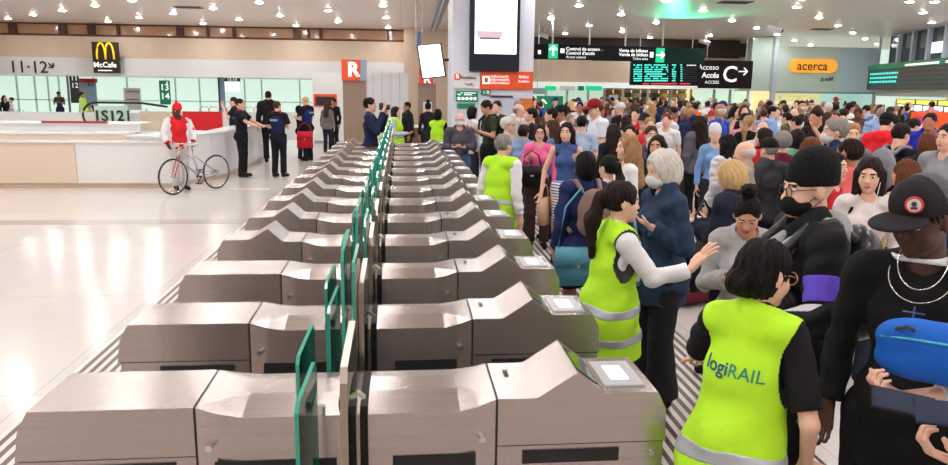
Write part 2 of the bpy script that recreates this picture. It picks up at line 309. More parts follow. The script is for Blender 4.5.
# barriers (silver loops)
bar=empty('metal_barrier',tuple(PX(215,110,33)),0,'silver tubular crowd barrier loops at hall entrance','barrier')
for px in range(200,262,9):
    a=PX(px,111,32.5); h=.62; bm=bmesh.new(); tube(bm,[(a[0],32.5,0),(a[0],32.5,1.0),(a[0]+.08,32.5,1.1),(a[0]+.3,32.5,1.1),(a[0]+.38,32.5,1.0),(a[0]+.38,32.5,0)],.022,6)
    o=fin('rail_loop',bm,chrome,bar,smooth=True); o.matrix_parent_inverse=Matrix.Translation(-bar.location)
# ---- middle: white box kiosk, pillars, machine
def kiosk(name,label,px0,py0,px1,Y,dep,m,cat='cabinet'):
    p=PX((px0+px1)/2,py0,Y); t=empty(name,(p[0],Y,0),0,label,cat); x0=PX(px0,100,Y)[0]-p[0]; x1=PX(px1,100,Y)[0]-p[0]
    box('casing',x0,x1,0,dep,0,p[2],m,t,bevel=.01); box('plinth',x0+.02,x1-.02,-.01,0,0,.1,mat('grey_post',srgb(150,160,160),.4),t); return t,x0,x1,p[2],p
t,a,b,h,p=kiosk('booth','white booth with orange framed vending opening on front',312.5,72.5,343,27,2,white_pt,'booth')
q0=PX(313.5,94,26.98);q1=PX(337,107,26.98)
for nm,(x0,x1,z0,z1),mm in (('orange_frame',(q0[0],q1[0],q1[2],q0[2]),orange_sg),('opening',(q0[0]+.07,q1[0]-.07,q1[2]+.05,q0[2]-.09),mat('machine_dark',srgb(44,40,44),.3))):
    box(nm,x0-p[0],x1-p[0],(-.05 if nm=='opening' else -.03),0,z0,z1,mm,t)
t,a,b,h,p=kiosk('booth','white panelled booth right of the taupe pillar',364.5,72.5,408.5,28,2,mat('white_panel_booth',srgb(226,226,230),.4),'booth')
for k in range(1,5): box('groove',a+(b-a)*k/5-.01,a+(b-a)*k/5+.01,-.012,0,.1,h,mat('groove_grey',srgb(190,190,196),.5),t)
taupe=mat('taupe_metal_pillar',srgb(160,138,124),.3,metal=.35,var=.05)
t,a,b,h,p=kiosk('pillar','taupe metal pillar topped by orange R sign',343,80,366,18.5,.6,taupe,'pillar')
x0,x1=PX(341.5,70,18.4)[0]-p[0],PX(360,70,18.4)[0]-p[0]; z1,z0=PX(350,59.5,18.4)[2],PX(350,80.5,18.4)[2]
box('sign_box',x0,x1,-.1,.5,z0,z1,orange_sg,t); box('sign_side',x1,PX(365.5,70,18.4)[0]-p[0],-.08,.5,z0,z1,mat('sign_blue_grey',srgb(150,160,186),.4),t)
text('R',.46,((x0+x1)/2+.06,-.12,(z0+z1)/2),let_w,t,bold=.016)
t,a,b,h,p=kiosk('pillar','distant taupe pillar with white notice and small orange sign',418,83,436,24,.5,taupe,'pillar')
x0,x1=PX(419,70,23.9)[0]-p[0],PX(433,70,23.9)[0]-p[0]; z1,z0=PX(426,68,23.9)[2],PX(426,84,23.9)[2]; box('sign_box',x0,x1,-.1,.4,z0,z1,orange_sg,t)
text('R',.36,((x0+x1)/2+.03,-.12,(z0+z1)/2-.1),let_w,t,bold=.012)
z1,z0=PX(424,102,23.9)[2],PX(424,116,23.9)[2]; box('notice',-.12,.16,-.02,0,z0,z1,white_pt,t)
t=empty('ticket_desk',(PX(425,120,20)[0],20,0),0,'brown wooden desk with white top behind hi-vis staff','desk')
box('body',-.9,1.0,0,.6,0,.95,mat('wood_brown',srgb(128,92,70),.5,var=.2),t); box('desktop',-.95,1.05,-.05,.65,.95,.99,white_pt,t)
# ---- big white column with screen
WY=16.; x0=PX(452.5,60,WY)[0]; x1=PX(533.5,60,WY)[0]
x0w,x1w=x0,x1
col=struct(box('wall_right',x0,x1,WY,WY+1.6,0,CZ,mat('white_column',srgb(222,225,240),.4)))
t=empty('display_screen',(PX(495,72,WY)[0],WY,PX(495,72,WY)[2]),0,'tall black framed advertising screen, lit white, on the column','screen')
def onW(name,px0,py0,px1,py1,y,dep,m,t): return lbox(name,px0,py0,px1,py1,y,dep,m,t)
onW('frame',470,-12,520,71,WY-.16,.16,mat('screen_frame',srgb(24,32,46),.4,spec=.3),t); onW('lit_panel',475,-10,517,54,WY-.17,.02,screen_w,t)
onW('product_picture',477,31,502,38,WY-.185,.01,mat('pale_pink_print',srgb(226,200,214),.4,emit=srgb(226,196,212),es=.25),t); onW('product_shadow',480,37.5,500,39.5,WY-.186,.01,mat('mauve_print',srgb(150,120,150),.4),t)
t=panel_sign('wall_sign','orange wall sign with white ticket icon and pale lettering',480.5,71.5,533,89.5,WY-.06,orange_sg,.05)
onW('icon',482.5,76,490,84,WY-.07,.01,let_w,t); onW('icon_ticket',484.5,77.5,488,82.5,WY-.08,.01,orange_sg,t)
for k,s in enumerate(('Informació','Información','Information')): ltext(s,.085,500,76.5+k*3.2,WY-.075,let_w,t)
ltext('Bitllets',.08,524,77,WY-.075,let_w,t); ltext('Rodalies',.07,524,81.5,WY-.075,let_w,t)
t=panel_sign('wall_sign','white Rodalies plate with orange R square on column',453.5,72.5,479.5,88.5,WY-.05,white_pt,.04)
onW('orange_square',454.5,73.5,460.5,80,WY-.06,.01,orange_sg,t); ltext('R',.12,457.5,76.7,WY-.07,let_w,t,bold=.003); ltext('Rodalies',.10,468.5,77.5,WY-.06,let_k,t); ltext('renfe',.08,469,84,WY-.06,mat('blue_lettering',srgb(90,90,160),.5),t)
t=panel_sign('wall_sign','green sign with white tick and a row of five dots',456,91,478,101.5,WY-.05,green_sg,.04)
ltext('✓',.16,460,94,WY-.06,let_w,t); onW('line',464,92.6,476,93.4,WY-.06,.01,let_w,t); onW('line',464,94.4,472,95.2,WY-.06,.01,let_w,t)
bm=bmesh.new()
for k in range(5): q=PX(459+k*4,98.6,WY-.06); disc(bm,(q[0],q[2]),.034,WY-.065,WY-.05,12)
o=fin('dot_row',bm,let_w,t); o.matrix_parent_inverse=Matrix.Translation(-t.location)
t=panel_sign('wall_sign','small emergency exit pictogram below the orange sign',481.5,89.5,490.5,95,WY-.05,mat('dark_green_sign',srgb(48,62,56),.4),.04); onW('figure',483,90.3,485.3,94.2,WY-.06,.01,green_lit,t); onW('figure',486.5,90.3,489.5,94.2,WY-.06,.01,white_pt,t)
t=panel_sign('wall_sign','small green sign low on column behind grey haired man',457,103.5,475,108,WY-.05,green_sg,.04)
d=empty('door_1',(0,0,0)); struct(d)
pbox('door_panel',488,98,514,150,WY-.03,.03,mat('door_grey',srgb(196,200,214),.4),d); pbox('door_trim',491,95.5,513,97.5,WY-.05,.05,mat('door_head',srgb(70,70,100),.4),d); pbox('door_trim',500.5,98,501.2,150,WY-.035,.03,mat('groove_grey',srgb(190,190,196),.5),d)
t=panel_sign('photo_poster','small orange toned poster at right edge of column',519.5,98.5,532.5,116,WY-.05,mat('poster_orange',srgb(214,120,60),.4,var=.5,vscale=30),.04)
# hung television
tv=empty('television',tuple(PX(433,61,16.4)),0,'tilted flat television with lit white screen hung by column','television')
bm=bmesh.new(); bbox(bm,-.30,.24,-.03,.05,-.36,.36); o=fin('housing',bm,black_pl,tv,bevel=.01); 
bm=bmesh.new(); bbox(bm,-.285,.20,-.036,-.028,-.34,.34); fin('screen',bm,screen_w,tv)
bm=bmesh.new(); tube(bm,[(.22,.03,0),(.36,.05,0)],.03,8); fin('bracket',bm,black_pl,tv); tv.rotation_euler=(RD(-8),RD(-7),RD(12))
# ceiling hung rail + cylinder
t=empty('cable_tray',tuple(PX(435,8,15)),0,'grey metal cable tray hanging below ceiling by the column','tray')
for k,(dx,m_) in enumerate(((0,'tray_dark'),(.1,'tray_light'),(.2,'tray_dark'))):
    a=PX(452+k*4-8,-14,14.2); b=PX(430+k*3.,30,17.5); bm=bmesh.new(); tube(bm,[a,b],.05,6); o=fin('rail',bm,mat(m_,srgb(120,118,120) if m_=='tray_dark' else srgb(190,186,184),.35,metal=.4),t); o.matrix_parent_inverse=Matrix.Translation(-t.location)
t=empty('pendant_fitting',tuple(PX(419,20,20)),0,'slim grey pendant cylinder on rods from ceiling','pendant')
p=PX(419,32,20); 
for dx in (-.08,.08):
    bm=bmesh.new(); tube(bm,[(p[0]+dx,20,CZ),(p[0]+dx,20,p[2]-.05)],.02,6); o=fin('rod',bm,mat('rod_grey',srgb(170,165,165),.4),t); o.matrix_parent_inverse=Matrix.Translation(-t.location)
bm=bmesh.new(); tube(bm,[(p[0],20,p[2]),(p[0],20,p[2]-.42)],.07,12); o=fin('cylinder',bm,mat('fitting_blue_grey',srgb(96,104,124),.3,metal=.5),t); o.matrix_parent_inverse=Matrix.Translation(-t.location)
# ---- far right hall (wall at 36..40)
FY=36.5
tan=mat('tan_stone_fascia',srgb(224,202,180),.4,var=.08,vscale=3)
xa=PX(532,70,FY)[0]; xb=PX(766,70,FY+1)[0]
struct(box('wall_right.001',xa-3,xb,FY,FY+.4,PX(600,83,FY)[2],PX(600,56,FY)[2],tan))
struct(box('trim_5',xa-3,xb,FY+.2,FY+.6,PX(600,56,FY)[2],CZ,mat('dark_bulkhead',srgb(52,34,32),.5)))
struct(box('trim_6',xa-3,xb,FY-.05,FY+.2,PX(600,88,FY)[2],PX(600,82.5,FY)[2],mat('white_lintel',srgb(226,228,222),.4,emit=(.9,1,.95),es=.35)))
# shop interiors
warm=mat('warm_shop_wall',srgb(226,200,160),.5,emit=srgb(255,214,150),es=.9)  # glow put into the wall to stand for the shop's interior lighting
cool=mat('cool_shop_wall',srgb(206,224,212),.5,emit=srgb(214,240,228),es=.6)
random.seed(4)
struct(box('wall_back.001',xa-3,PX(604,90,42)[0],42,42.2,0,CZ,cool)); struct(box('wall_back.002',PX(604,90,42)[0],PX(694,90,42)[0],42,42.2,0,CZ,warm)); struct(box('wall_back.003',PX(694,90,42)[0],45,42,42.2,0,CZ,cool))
# product shelves in the warm shop
cols=[(220,150,60),(200,60,40),(240,210,120),(90,110,60),(250,240,220),(180,90,40),(60,60,80)]
for k in range(9):
    px=610+k*9.2; p=PX(px,95,40); t=empty('shop_shelf',(p[0],40,0),0,'stocked shelf unit in the warm lit shop, number of it unclear from here','shelf','shelf units in the warm lit shop')
    t['label']='tall stocked shelf unit inside the warm lit shop'
    box('back_board',-.22,.22,.3,.33,0,2.2,mat('shelf_board',srgb(170,130,90),.5),t)
    for j in range(5): box('shelf_board',-.22,.22,0,.3,.4+.4*j,.42+.4*j,white_pt,t)
    for j in range(5):
        c=random.choice(cols); b=box('goods',-.19,.19,.03,.22,.42+.4*j,.66+.4*j,mat('goods_%d_%d_%d'%c,srgb(*c),.5,var=.7,vscale=25),t)
# posts / door frames of shop fronts
fr=mat('aluminium_frame',srgb(180,190,186),.3,metal=.4)
wn=empty('window_3'); struct(wn)
for px in (546,567,588,604,623,648,671,691,714,730,748): 
    x=PX(px,100,FY)[0]; box('mullion',x-.05,x+.05,FY,FY+.1,0,PX(px,88,FY)[2],fr,wn)
box('window_pane',xa-3,xb,FY+.05,FY+.06,0,PX(600,88,FY)[2],glass_mat('clear_glass',(.93,.98,.96),.02),wn)
# lit header signs in shopfront
for k,(a,b,m_) in enumerate(((545,556,green_lit),(560,575,white_pt),(578,584,green_sg),(586,602,green_lit))):
    t=panel_sign('shop_sign',['small lit green sign left above shop doors','small white sign above shop doors','small dark green sign above shop doors','lit green sign right above shop doors'][k],a,86,b,90.5,FY-.1,m_,.05)
t=panel_sign('door_sign','pale upright panel with teal stripe at shop entrance',609,95,617.5,112,FY-.3,mat('pale_lilac',srgb(205,215,232),.4)); lbox('stripe',611,99,616,109,FY-.33,.03,mat('teal_print',srgb(110,190,180),.4),t)
t=panel_sign('arrow_sign','green freestanding sign with white up arrow',537,96,563,112,26,green_sg,.1)
bm=bmesh.new(); a=PX(543,99.5,25.95); tube(bm,[a,(a[0],25.95,a[2]-.36)],.03,6); tube(bm,[(a[0]-.13,25.95,a[2]-.14),a],.03,6); tube(bm,[(a[0]+.13,25.95,a[2]-.14),a],.03,6); o=fin('arrow',bm,let_w,t); o.matrix_parent_inverse=Matrix.Translation(-t.location)
q=PX(550,112,26); o=box('post',q[0]-.04,q[0]+.04,26.02,26.08,0,q[2],fr,t); o.matrix_parent_inverse=Matrix.Translation(-t.location)
t=panel_sign('shop_header','grey lintel box above the green arrow sign',532,88,545,94,28,mat('header_grey',srgb(140,158,166),.4),.3)
# hanging direction sign
SY=27.
t=empty('hanging_sign',tuple(PX(618,58,SY)),0,'long black hanging direction sign with two green arrow squares','sign')
def sp(name,px0,py0,px1,py1,dep,m,y=SY): return lbox(name,px0,py0,px1,py1,y,dep,m,t)
sl=.05
segs=[(533,592,44.5,58.5),(592,632,46,60),(632,707,47.5,61.5)]
sp('panel',533,44.5,593,59.5,.2,sign_blk); sp('panel',593.2,46.2,655,61,.2,sign_blk); sp('panel',655,48,705,63,.2,mat('dark_teal_sign',srgb(12,40,38),.6,spec=.2))
sp('green_square',548.5,44,558,58.5,.03,green_lit,SY-.03); sp('green_square',656,48,664.5,62.5,.03,green_lit,SY-.03)
def arrow(px,py,dx,dy,L_,Y,t,th=.035):
    c=Vector(PX(px,py,Y)); d=Vector((dx,0,dy)); n=Vector((-dy,0,dx)); tip=c+d*L_; bm=bmesh.new(); tube(bm,[c-d*L_,tip],th,6)
    for s in(-1,1): tube(bm,[tip-d*L_*.8+n*s*L_*.8,tip],th,6)
    o=fin('arrow',bm,let_w,t); o.matrix_parent_inverse=Matrix.Translation(-t.location)
arrow(553.2,51,0,1,.17,SY-.07,t); arrow(660.3,55,1,0,.15,SY-.07,t)
ltext('Control de acceso',.165,566,48.8,SY-.03,let_w,t,align='LEFT',bold=.003); ltext("Control d'accés",.165,566,53,SY-.03,let_w,t,align='LEFT',bold=.003); ltext('Access control',.12,566,57,SY-.03,let_w,t,align='LEFT')
ltext('Google',.10,596,50,SY-.03,mat('dim_lettering',(.2,.2,.2),.5),t,align='LEFT')
ltext('Venta de billetes',.16,648,51,SY-.03,let_w,t,align='RIGHT',bold=.003); ltext('Venda de bitllets',.16,648,55,SY-.03,let_w,t,align='RIGHT',bold=.003); ltext('Ticket sales',.12,648,59,SY-.03,let_w,t,align='RIGHT')
for px in(561.5,): sp('icon',560.5,48.5,564.5,53,.02,let_w,SY-.03)
sp('icon',650,52,653.5,57.5,.02,let_w,SY-.03); sp('icon',538,50,541,54,.02,let_w,SY-.03)
for px in (553,590,626,663.5):
    a=PX(px,46,SY); bm=bmesh.new(); tube(bm,[(a[0],SY+.1,a[2]),(a[0],SY+.1,CZ)],.035,8); o=fin('hanger_pole',bm,white_pt,t,smooth=True); o.matrix_parent_inverse=Matrix.Translation(-t.location)
gl=bpy.data.lights.new('green_glow_spot','SPOT'); gl.energy=420; gl.color=(.05,1,.5); gl.spot_size=RD(105); gl.spot_blend=1; gl.shadow_soft_size=.1  # spot added to throw a green glow onto the ceiling
g=bpy.data.objects.new('green_glow_spot',gl); COL.objects.link(g); a=PX(668,47,SY); g.location=(a[0],SY-.5,3.2); g.rotation_euler=(RD(180+52),0,0)
# departures board
def board(name,label,px0,py0,px1,py1,Y,rows,full):
    t=empty(name,tuple(PX((px0+px1)/2,py1,Y)),0,label,'board'); lbox('casing',px0,py0,px1,py1,Y,.25,mat('board_face',srgb(12,18,22),.6,spec=.2),t)
    return t
teal=mat('teal_led_text',srgb(60,210,190),.4,emit=srgb(70,220,200),es=1.0)
redl=mat('red_led_text',srgb(230,40,50),.4,emit=srgb(240,40,60),es=1.0)
BY=30.
t=board('departures_board','dark departures board with rows of teal text and red ticker',631.5,61.5,699.5,85.5,BY,0,0)
random.seed(9)
def led(px0,px1,py,h,Y,m,t,step=1.5,dens=.86):
    bm=bmesh.new(); x=px0
    while x<px1:
        w=random.uniform(.7,1.9)*step
        if random.random()<dens:
            a=PX(x,py-h/2,Y); b=PX(min(px1,x+w*.8),py+h/2,Y); bbox(bm,a[0],b[0],Y-.01,Y,b[2],a[2])
        x+=w
    o=fin('text_row',bm,m,t); o.matrix_parent_inverse=Matrix.Translation(-t.location)
for k in range(8):
    y=65.+k*2.25; led(633.5,642,y,1.3,BY-.02,teal,t); led(644.5,668,y,1.3,BY-.02,teal,t); led(672,676,y,1.3,BY-.02,teal,t)
    led(680.5,682.5,y,1.1,BY-.02,teal,t)
led(684,696,65.3,1.,BY-.02,let_w,t)
for k in range(1,8): lbox('row_line',683,65.2+k*2.2,697,65.9+k*2.2,BY-.01,.01,mat('board_row_grey',srgb(52,58,62),.4),t)
led(640,690,83.7,1.2,BY-.02,redl,t)
# Acceso C sign
t=panel_sign('access_sign','dark sign reading Acceso C with right arrow',700,60.5,752.3,88.5,33.,mat('charcoal_sign',srgb(34,24,24),.6,spec=.2),.2)
ltext('Acceso',.33,719,67.5,32.95,let_w,t,align='RIGHT'); ltext('Accés',.33,719,75.5,32.95,let_w,t,align='RIGHT',bold=.008); ltext('ACCESS',.19,719,82.5,32.95,let_w,t,align='RIGHT')
ltext('C',1.0,730,75,32.95,let_w,t,bold=.01); arrow(743,71.5,1,0,.2,32.9,t,.03)
for o in list(t.children):
    if o.name.startswith('lettering') and abs(o.location.x-PX(720,67,33)[0])<.1: pass
# dark louvre above
t=panel_sign('dark_banner','dark louvred panel above the Acceso C sign',705,43,751,57,35.9,mat('dark_bulkhead',srgb(52,34,32),.5),.1,'panel')
# acerca glass box
AY=33.; gx0=PX(775,70,AY)[0]; gx1=PX(877,70,AY)[0]
t=empty('glass_kiosk',((gx0+gx1)/2,AY,0),0,'large pale green glass kiosk with orange acerca sign','kiosk')
def kb(name,x0,x1,y0,y1,z0,z1,m): o=box(name,x0,x1,y0,y1,z0,z1,m,t); o.matrix_parent_inverse=Matrix.Translation(-t.location); return o
kz=PX(825,92,AY)[2]; kt=PX(825,47,AY)[2]
gm=mat('frosted_green_glass',srgb(204,220,208),.12,var=.1,vscale=.6); gmb=mat('frosted_blue_glass',srgb(200,224,236),.12)
mid=PX(840,70,AY)[0]
kb('glass_front',gx0,mid,AY,AY+.05,kz,min(kt,CZ),gm); kb('glass_front',mid,gx1,AY,AY+.05,kz,min(kt,CZ),gmb); kb('glass_side',gx0-.05,gx0,AY,AY+4,kz,CZ,gm)
kb('glass_side',gx0-1.0,gx0-.05,AY+.3,AY+.35,kz,CZ-.1,gm)
kb('sill',gx0-.1,gx1+.05,AY-.05,AY+.1,kz-.07,kz,mat('aluminium_frame2',srgb(150,166,172),.3))
kb('corner_post',gx0-.12,gx0+.08,AY-.08,AY+.1,0,CZ,mat('post_lilac',srgb(196,204,216),.35)); kb('corner_post',gx1-.02,gx1+.08,AY-.02,AY+.1,0,CZ,mat('post_lilac',srgb(196,204,216),.35))
kb('lower_glass',gx0,gx1,AY+.02,AY+.04,0,kz-.07,glass_mat('pale_blue_glass',(.78,.9,.92),.06)); kb('inner_wall',gx0+.3,gx1-1.2,AY+2.5,AY+2.6,0,kz+.2,warm); kb('inner_ceiling',gx0,gx1,AY+.1,AY+3.5,kz+.0,kz+.05,white_pt); kb('inner_wall',gx1-1.2,gx1,AY+1.0,AY+1.1,0,kz,cool)
q=PX(812.5,66,AY-.05); q0=PX(789,66,AY); q1=PX(836.5,66,AY); hh=(PX(812,59.5,AY)[2]-PX(812,73,AY)[2])/2
bm=bmesh.new(); pts=[]
for s,c in ((1,q1[0]-hh),(-1,q0[0]+hh)):
    for k in range(9): a_=-math.pi/2+math.pi*k/8; pts.append((c+s*hh*math.cos(a_),q[2]+s*hh*math.sin(a_)))
prism(bm,pts,AY-.1,AY); o=fin('orange_pill',bm,mat('lit_orange',srgb(246,166,50),.4,emit=srgb(246,166,50),es=.5),t); o.matrix_parent_inverse=Matrix.Translation(-t.location)
ltext('acerca',.56,812.5,66.3,AY-.12,mat('brown_lettering',srgb(60,44,40),.5),t,bold=.006); ltext('adif',.28,829,79,AY-.03,let_k,t); ltext('»',.4,822,79,AY-.03,mat('green_lettering',srgb(0,110,80),.5),t)
# right wall: board oblique
p0=PX(878,80,32); p1=PX(960,80,24)
dv=np.array([p1[0]-p0[0],p1[1]-p0[1]]); LL=np.linalg.norm(dv); an=math.atan2(dv[1],dv[0])
t=empty('departures_board',(p0[0],p0[1],0),an,'long slanted departures board with green header at far right','board')
zb=PX(878,90,32)[2]; zh=PX(878,66,32)[2]
box('casing',-.3,LL+6,0,.3,zb,zh,mat('board_grey',srgb(58,66,74),.35),t); box('green_header',-.3,LL+6,-.03,.0,zh-.18,zh+.02,green_sg,t)
for k in range(7): box('row_line',0,LL+5.5,-.02,0,zb+.10+k*.16,zb+.13+k*.16,mat('board_row_light',srgb(98,106,112),.4),t)
for k in range(3): 
    bm=bmesh.new(); x=.1
    while x<3.4:
        w=random.uniform(.1,.3); bbox(bm,x,x+w,-.035,-.02,zh-.41-k*.17,zh-.33-k*.17); x+=w+.12
    fin('text_row',bm,teal,t)
bm=bmesh.new(); x=4.2
while x<9:
    w=random.uniform(.1,.25); bbox(bm,x,x+w,-.045,-.03,zh-.14,zh-.06); x+=w+.06+(.5 if random.random()<.2 else 0)
fin('header_text',bm,let_w,t)
t.location.x+=.34*math.sin(an); t.location.y-=.34*math.cos(an)
w=empty('window_4',(p0[0],p0[1],0),an); struct(w)
box('window_pane',-.5,LL+8,.5,.55,zh+.02,CZ,mat('dark_window_glass',srgb(60,78,86),.08,metal=.3),w)
for k in range(8): box('mullion',.8+k*1.6,1.0+k*1.6,.35,.55,zh,CZ,mat('post_lilac',srgb(196,204,216),.35),w)
for k in (2,4,5): box('lit_panel',1.2+k*1.6,2.2+k*1.6,.42,.46,zh+.35,zh+.75,screen_w,w)
zz=PX(878,96,32)[2]
w=empty('wall_right.002',(p0[0],p0[1],0),an); struct(w); box('fascia',-.4,LL+8,.05,.5,zz,zb,mat('white_lintel2',srgb(224,224,222),.4),w)
box('back_wall',-.4,LL+8,3,3.1,0,zz,mat('shop_beige',srgb(214,200,170),.5,emit=srgb(230,215,170),es=.25),w); box('soffit',-.4,LL+8,.5,3,zz,zz+.05,white_pt,w)
t=empty('food_kiosk',(p0[0],p0[1],0),an,'shop front with row of lit yellow signs under the slanted board','shop')
box('dark_header',2.2,LL+5,.1,.2,zz-.55,zz-.1,mat('dark_green_sign',srgb(48,62,56),.4),t)
for k in range(4): box('yellow_sign',2.5+k*2.1,4.3+k*2.1,.05,.1,zz-.28,zz-.12,mat('lit_yellow',srgb(230,226,90),.4,emit=srgb(232,230,100),es=.7),t)
for k in range(9): box('menu_panel',2.5+k*.95,3.2+k*.95,.06,.1,zz-.52,zz-.33,screen_w,t)
t=panel_sign('photo_poster','brown and pink poster panel beside the glass kiosk',869,104.5,884,125,30,mat('poster_brown',srgb(190,130,110),.4,var=.4,vscale=4))
ob=empty('kiosk_stand',(PX(938,130,12)[0],12,0),0,'bright orange kiosk panel at right edge behind blue jacketed man','kiosk')
x0=PX(914,130,12)[0]; x1=PX(975,130,12)[0]; zt=PX(940,112,12)[2]
o=box('panel',x0,x1,12,12.12,0.05,zt,mat('bright_orange',srgb(248,92,40),.4),ob,bevel=.01); o.matrix_parent_inverse=Matrix.Translation(-ob.location)
o=pbox('purple_sticker',916.5,116.5,923.5,123,11.98,.01,mat('sticker_purple',srgb(190,60,130),.4)); o.parent=ob; o.matrix_parent_inverse=Matrix.Translation(-ob.location)
o=pbox('white_sticker',916,124,922,133,11.98,.01,white_pt); o.parent=ob; o.matrix_parent_inverse=Matrix.Translation(-ob.location)
o=box('foot',x0+.1,x1-.1,11.95,12.2,0,.05,black_pl,ob); o.matrix_parent_inverse=Matrix.Translation(-ob.location)
struct(box('wall_right.003',28,28.3,-4,26,0,CZ,mat('far_side_wall',srgb(204,200,196),.5)))
# cctv cameras
def cctv(px,py,label):
    p=atZ(px,py-7,CZ); t=empty('security_camera',(p[0],p[1],CZ),RD(-30),label,'camera')
    bm=bmesh.new(); tube(bm,[(0,0,0),(0,0,-.22)],.025,8); fin('stem',bm,white_pt,t,smooth=True)
    bm=bmesh.new(); tube(bm,[(-.28,.05,-.22),(.2,-.05,-.38)],.09,12); fin('housing',bm,white_pt,t,smooth=True)
    bm=bmesh.new(); tube(bm,[(.19,-.05,-.375),(.23,-.055,-.39)],.065,12); fin('lens',bm,black_pl,t,smooth=True)
cctv(777,27,'white security camera hanging above Acceso C sign'); cctv(706,42,'white security camera near the left edge of Acceso sign'); cctv(545,35,'white security camera above the hanging black sign')
# ------------------------------------------------------------------ ticket gates
GX0,XA,XS,XB,GX1=-1.16,-.657,-.135,.3066,.85; GW=.325; S0=2.267; SP=.862
def loft(bm,secs):
    V=[[bm.verts.new(p) for p in s] for s in secs]; n=len(secs[0])
    for A_,B_ in zip(V,V[1:]):
        for i in range(n): bm.faces.new((A_[i],A_[(i+1)%n],B_[(i+1)%n],B_[i]))
    bm.faces.new(V[0]); bm.faces.new(V[-1][::-1])
def mid_case(xa,xb,xc0,xc1):
    "casing whose top folds down to a bowed front and back edge; xc0/xc1 = fold starts/ends"
    bm=bmesh.new(); secs=[]
    def sec(x,fold,drop,bow): return [(x,-bow,.0),(x,-bow,1-drop),(x,fold,1.0),(x,GW-fold,1.0),(x,GW+bow,1-drop),(x,GW+bow,.0)]
    for x in np.linspace(xa,xb,8):
        u=1.0
        if x<xc0: u=(x-xa)/(xc0-xa)
        if x>xc1: u=(xb-x)/(xb-xc1)
        secs.append(sec(x,.002+.10*u,.001+.028*u,.022*u))
    loft(bm,secs); return bm
def make_gate(left_hump):
    t=empty('ticket_gate')
    g=.004
    def lower(xa,xb,s0,s1,lock):
        pass
    # end casings: XZ outline extruded along Y
    if left_hump: o=[(XA-g,.835),(XA-g,1.0),(XA-.12,1.0),(XA-.215,1.085),(XA-.33,1.015),(GX0-.0,1.01),(GX0-.035,.95),(GX0-.045,.835)]
    else: o=[(XA-g,.835),(XA-g,1.0),(GX0,1.0),(GX0-.035,.93),(GX0-.05,.835)]
    bm=bmesh.new(); prism(bm,o,0,GW); fin('end_casing',bm,steel,t,bevel=.004)
    o=[(XB+g,.835),(XB+g,1.0),(XB+.135,1.0),(XB+.265,1.085),(XB+.36,1.012),(GX1,1.01),(GX1+.03,.95),(GX1+.035,.835)]
    bm=bmesh.new(); prism(bm,o,0,GW); rc=fin('reader_casing',bm,steel,t,bevel=.004)
    fin('middle_casing',mid_case(XA+g,XS-.004,XA+.12,XS-.004),steel,t,bevel=.003)
    fin('middle_casing',mid_case(XS+.022,XB-g,XS+.022,XB-.10),steel,t,bevel=.003)
    box('dark_gap',XS-.004,XS+.022,.01,GW-.01,0,.985,steel_dark,t); 
    box('slit',-.208,-.190,.012,GW-.012,.97,1.0015,steel_dark,t)
    for (xa,xb,s0,s1,lk) in ((GX0-.04,XA-g,.30,.88,.10),(XB+g,GX1+.03,.15,.73,.93)):
        sp_=box('side_panel',xa,xb,.008,GW-.008,.02,.83,steel,t,bevel=.003); L_=xb-xa
        box('slot',xa+s0*L_,xa+s1*L_,.0035,.007,.765,.812,steel_dark,sp_)
        box('slot',xa+s0*L_,xa+s1*L_,GW-.007,GW-.0035,.765,.812,steel_dark,sp_)
        bm=bmesh.new(); disc(bm,(xa+lk*L_,.79),.010,-.002,.01,12); fin('lock',bm,chrome,sp_,smooth=False)
        box('seam',xa,xb,.004,GW-.004,.83,.837,steel_dark,t)
    for xa,xb in ((XA+.06,XS-.08),(XS+.10,XB-.07)):
        sp_=box('slot',xa,xb,-.0245,-.02,.775,.825,steel_dark,t)
    for x in (XA+.045,XB-.05): bm=bmesh.new(); disc(bm,(x,.875),.011,-.034,-.01,12); fin('lock',bm,chrome,t)
    for x in (XA,XB): box('joint',x-g,x+g,.002,GW-.002,.0,.996,steel_dark,t)
    # readers
    z=1.013
    bm=bmesh.new(); bbox(bm,XB+.375,GX1-.03,.05,GW-.05,z-.004,z+.004); rd=fin('reader_plate',bm,mat('reader_plate',srgb(176,176,180),.35),t,bevel=.002)
    box('lit_window',XB+.41,GX1-.07,.10,GW-.10,z+.004,z+.006,mat('reader_light',(.9,.95,1),.3,emit=(.9,.95,1),es=1.0),rd)
    bm=bmesh.new(); bbox(bm,-.048,.048,-.11,.11,-.002,.002); o=fin('dark_glass_window',bm,mat('green_tinted_display',srgb(60,70,50),.05,metal=.3),t); o.location=(XB+.3125,GW/2,1.0500); o.rotation_euler=(0,math.atan2(.073,.095),0)
    box('coin_slot',XB+.05,XB+.066,.19,.25,.999,1.002,steel_dark,t)
    # glass leaves
    edge=mat('green_glass_edge',srgb(52,156,134),.15,spec=.6); face=glass_mat('leaf_glass',(.80,.93,.90),.10); metal_e=mat('leaf_metal_edge',(.42,.36,.30),.3,1)
    def leaf(x,y0,y1,z0,z1,slant,e,dx=0,th=.011):
        bm=bmesh.new(); 
        pts=[(y0,z0),(y0,z1-slant),(y0+.03,z1-slant*.3),(y1-.02,z1),(y1,z1-.02),(y1,z0)]
        A_=[bm.verts.new((x+dx*(y-y0)/(y1-y0)-th/2,y,z_)) for y,z_ in pts]; B_=[bm.verts.new((x+dx*(y-y0)/(y1-y0)+th/2,y,z_)) for y,z_ in pts]; n=len(pts)
        f1=bm.faces.new(A_); f2=bm.faces.new(B_[::-1])
        for i in range(n): f=bm.faces.new((A_[i],B_[i],B_[(i+1)%n],A_[(i+1)%n])); f.material_index=1
        fin('glass_leaf',bm,[face,e],t)
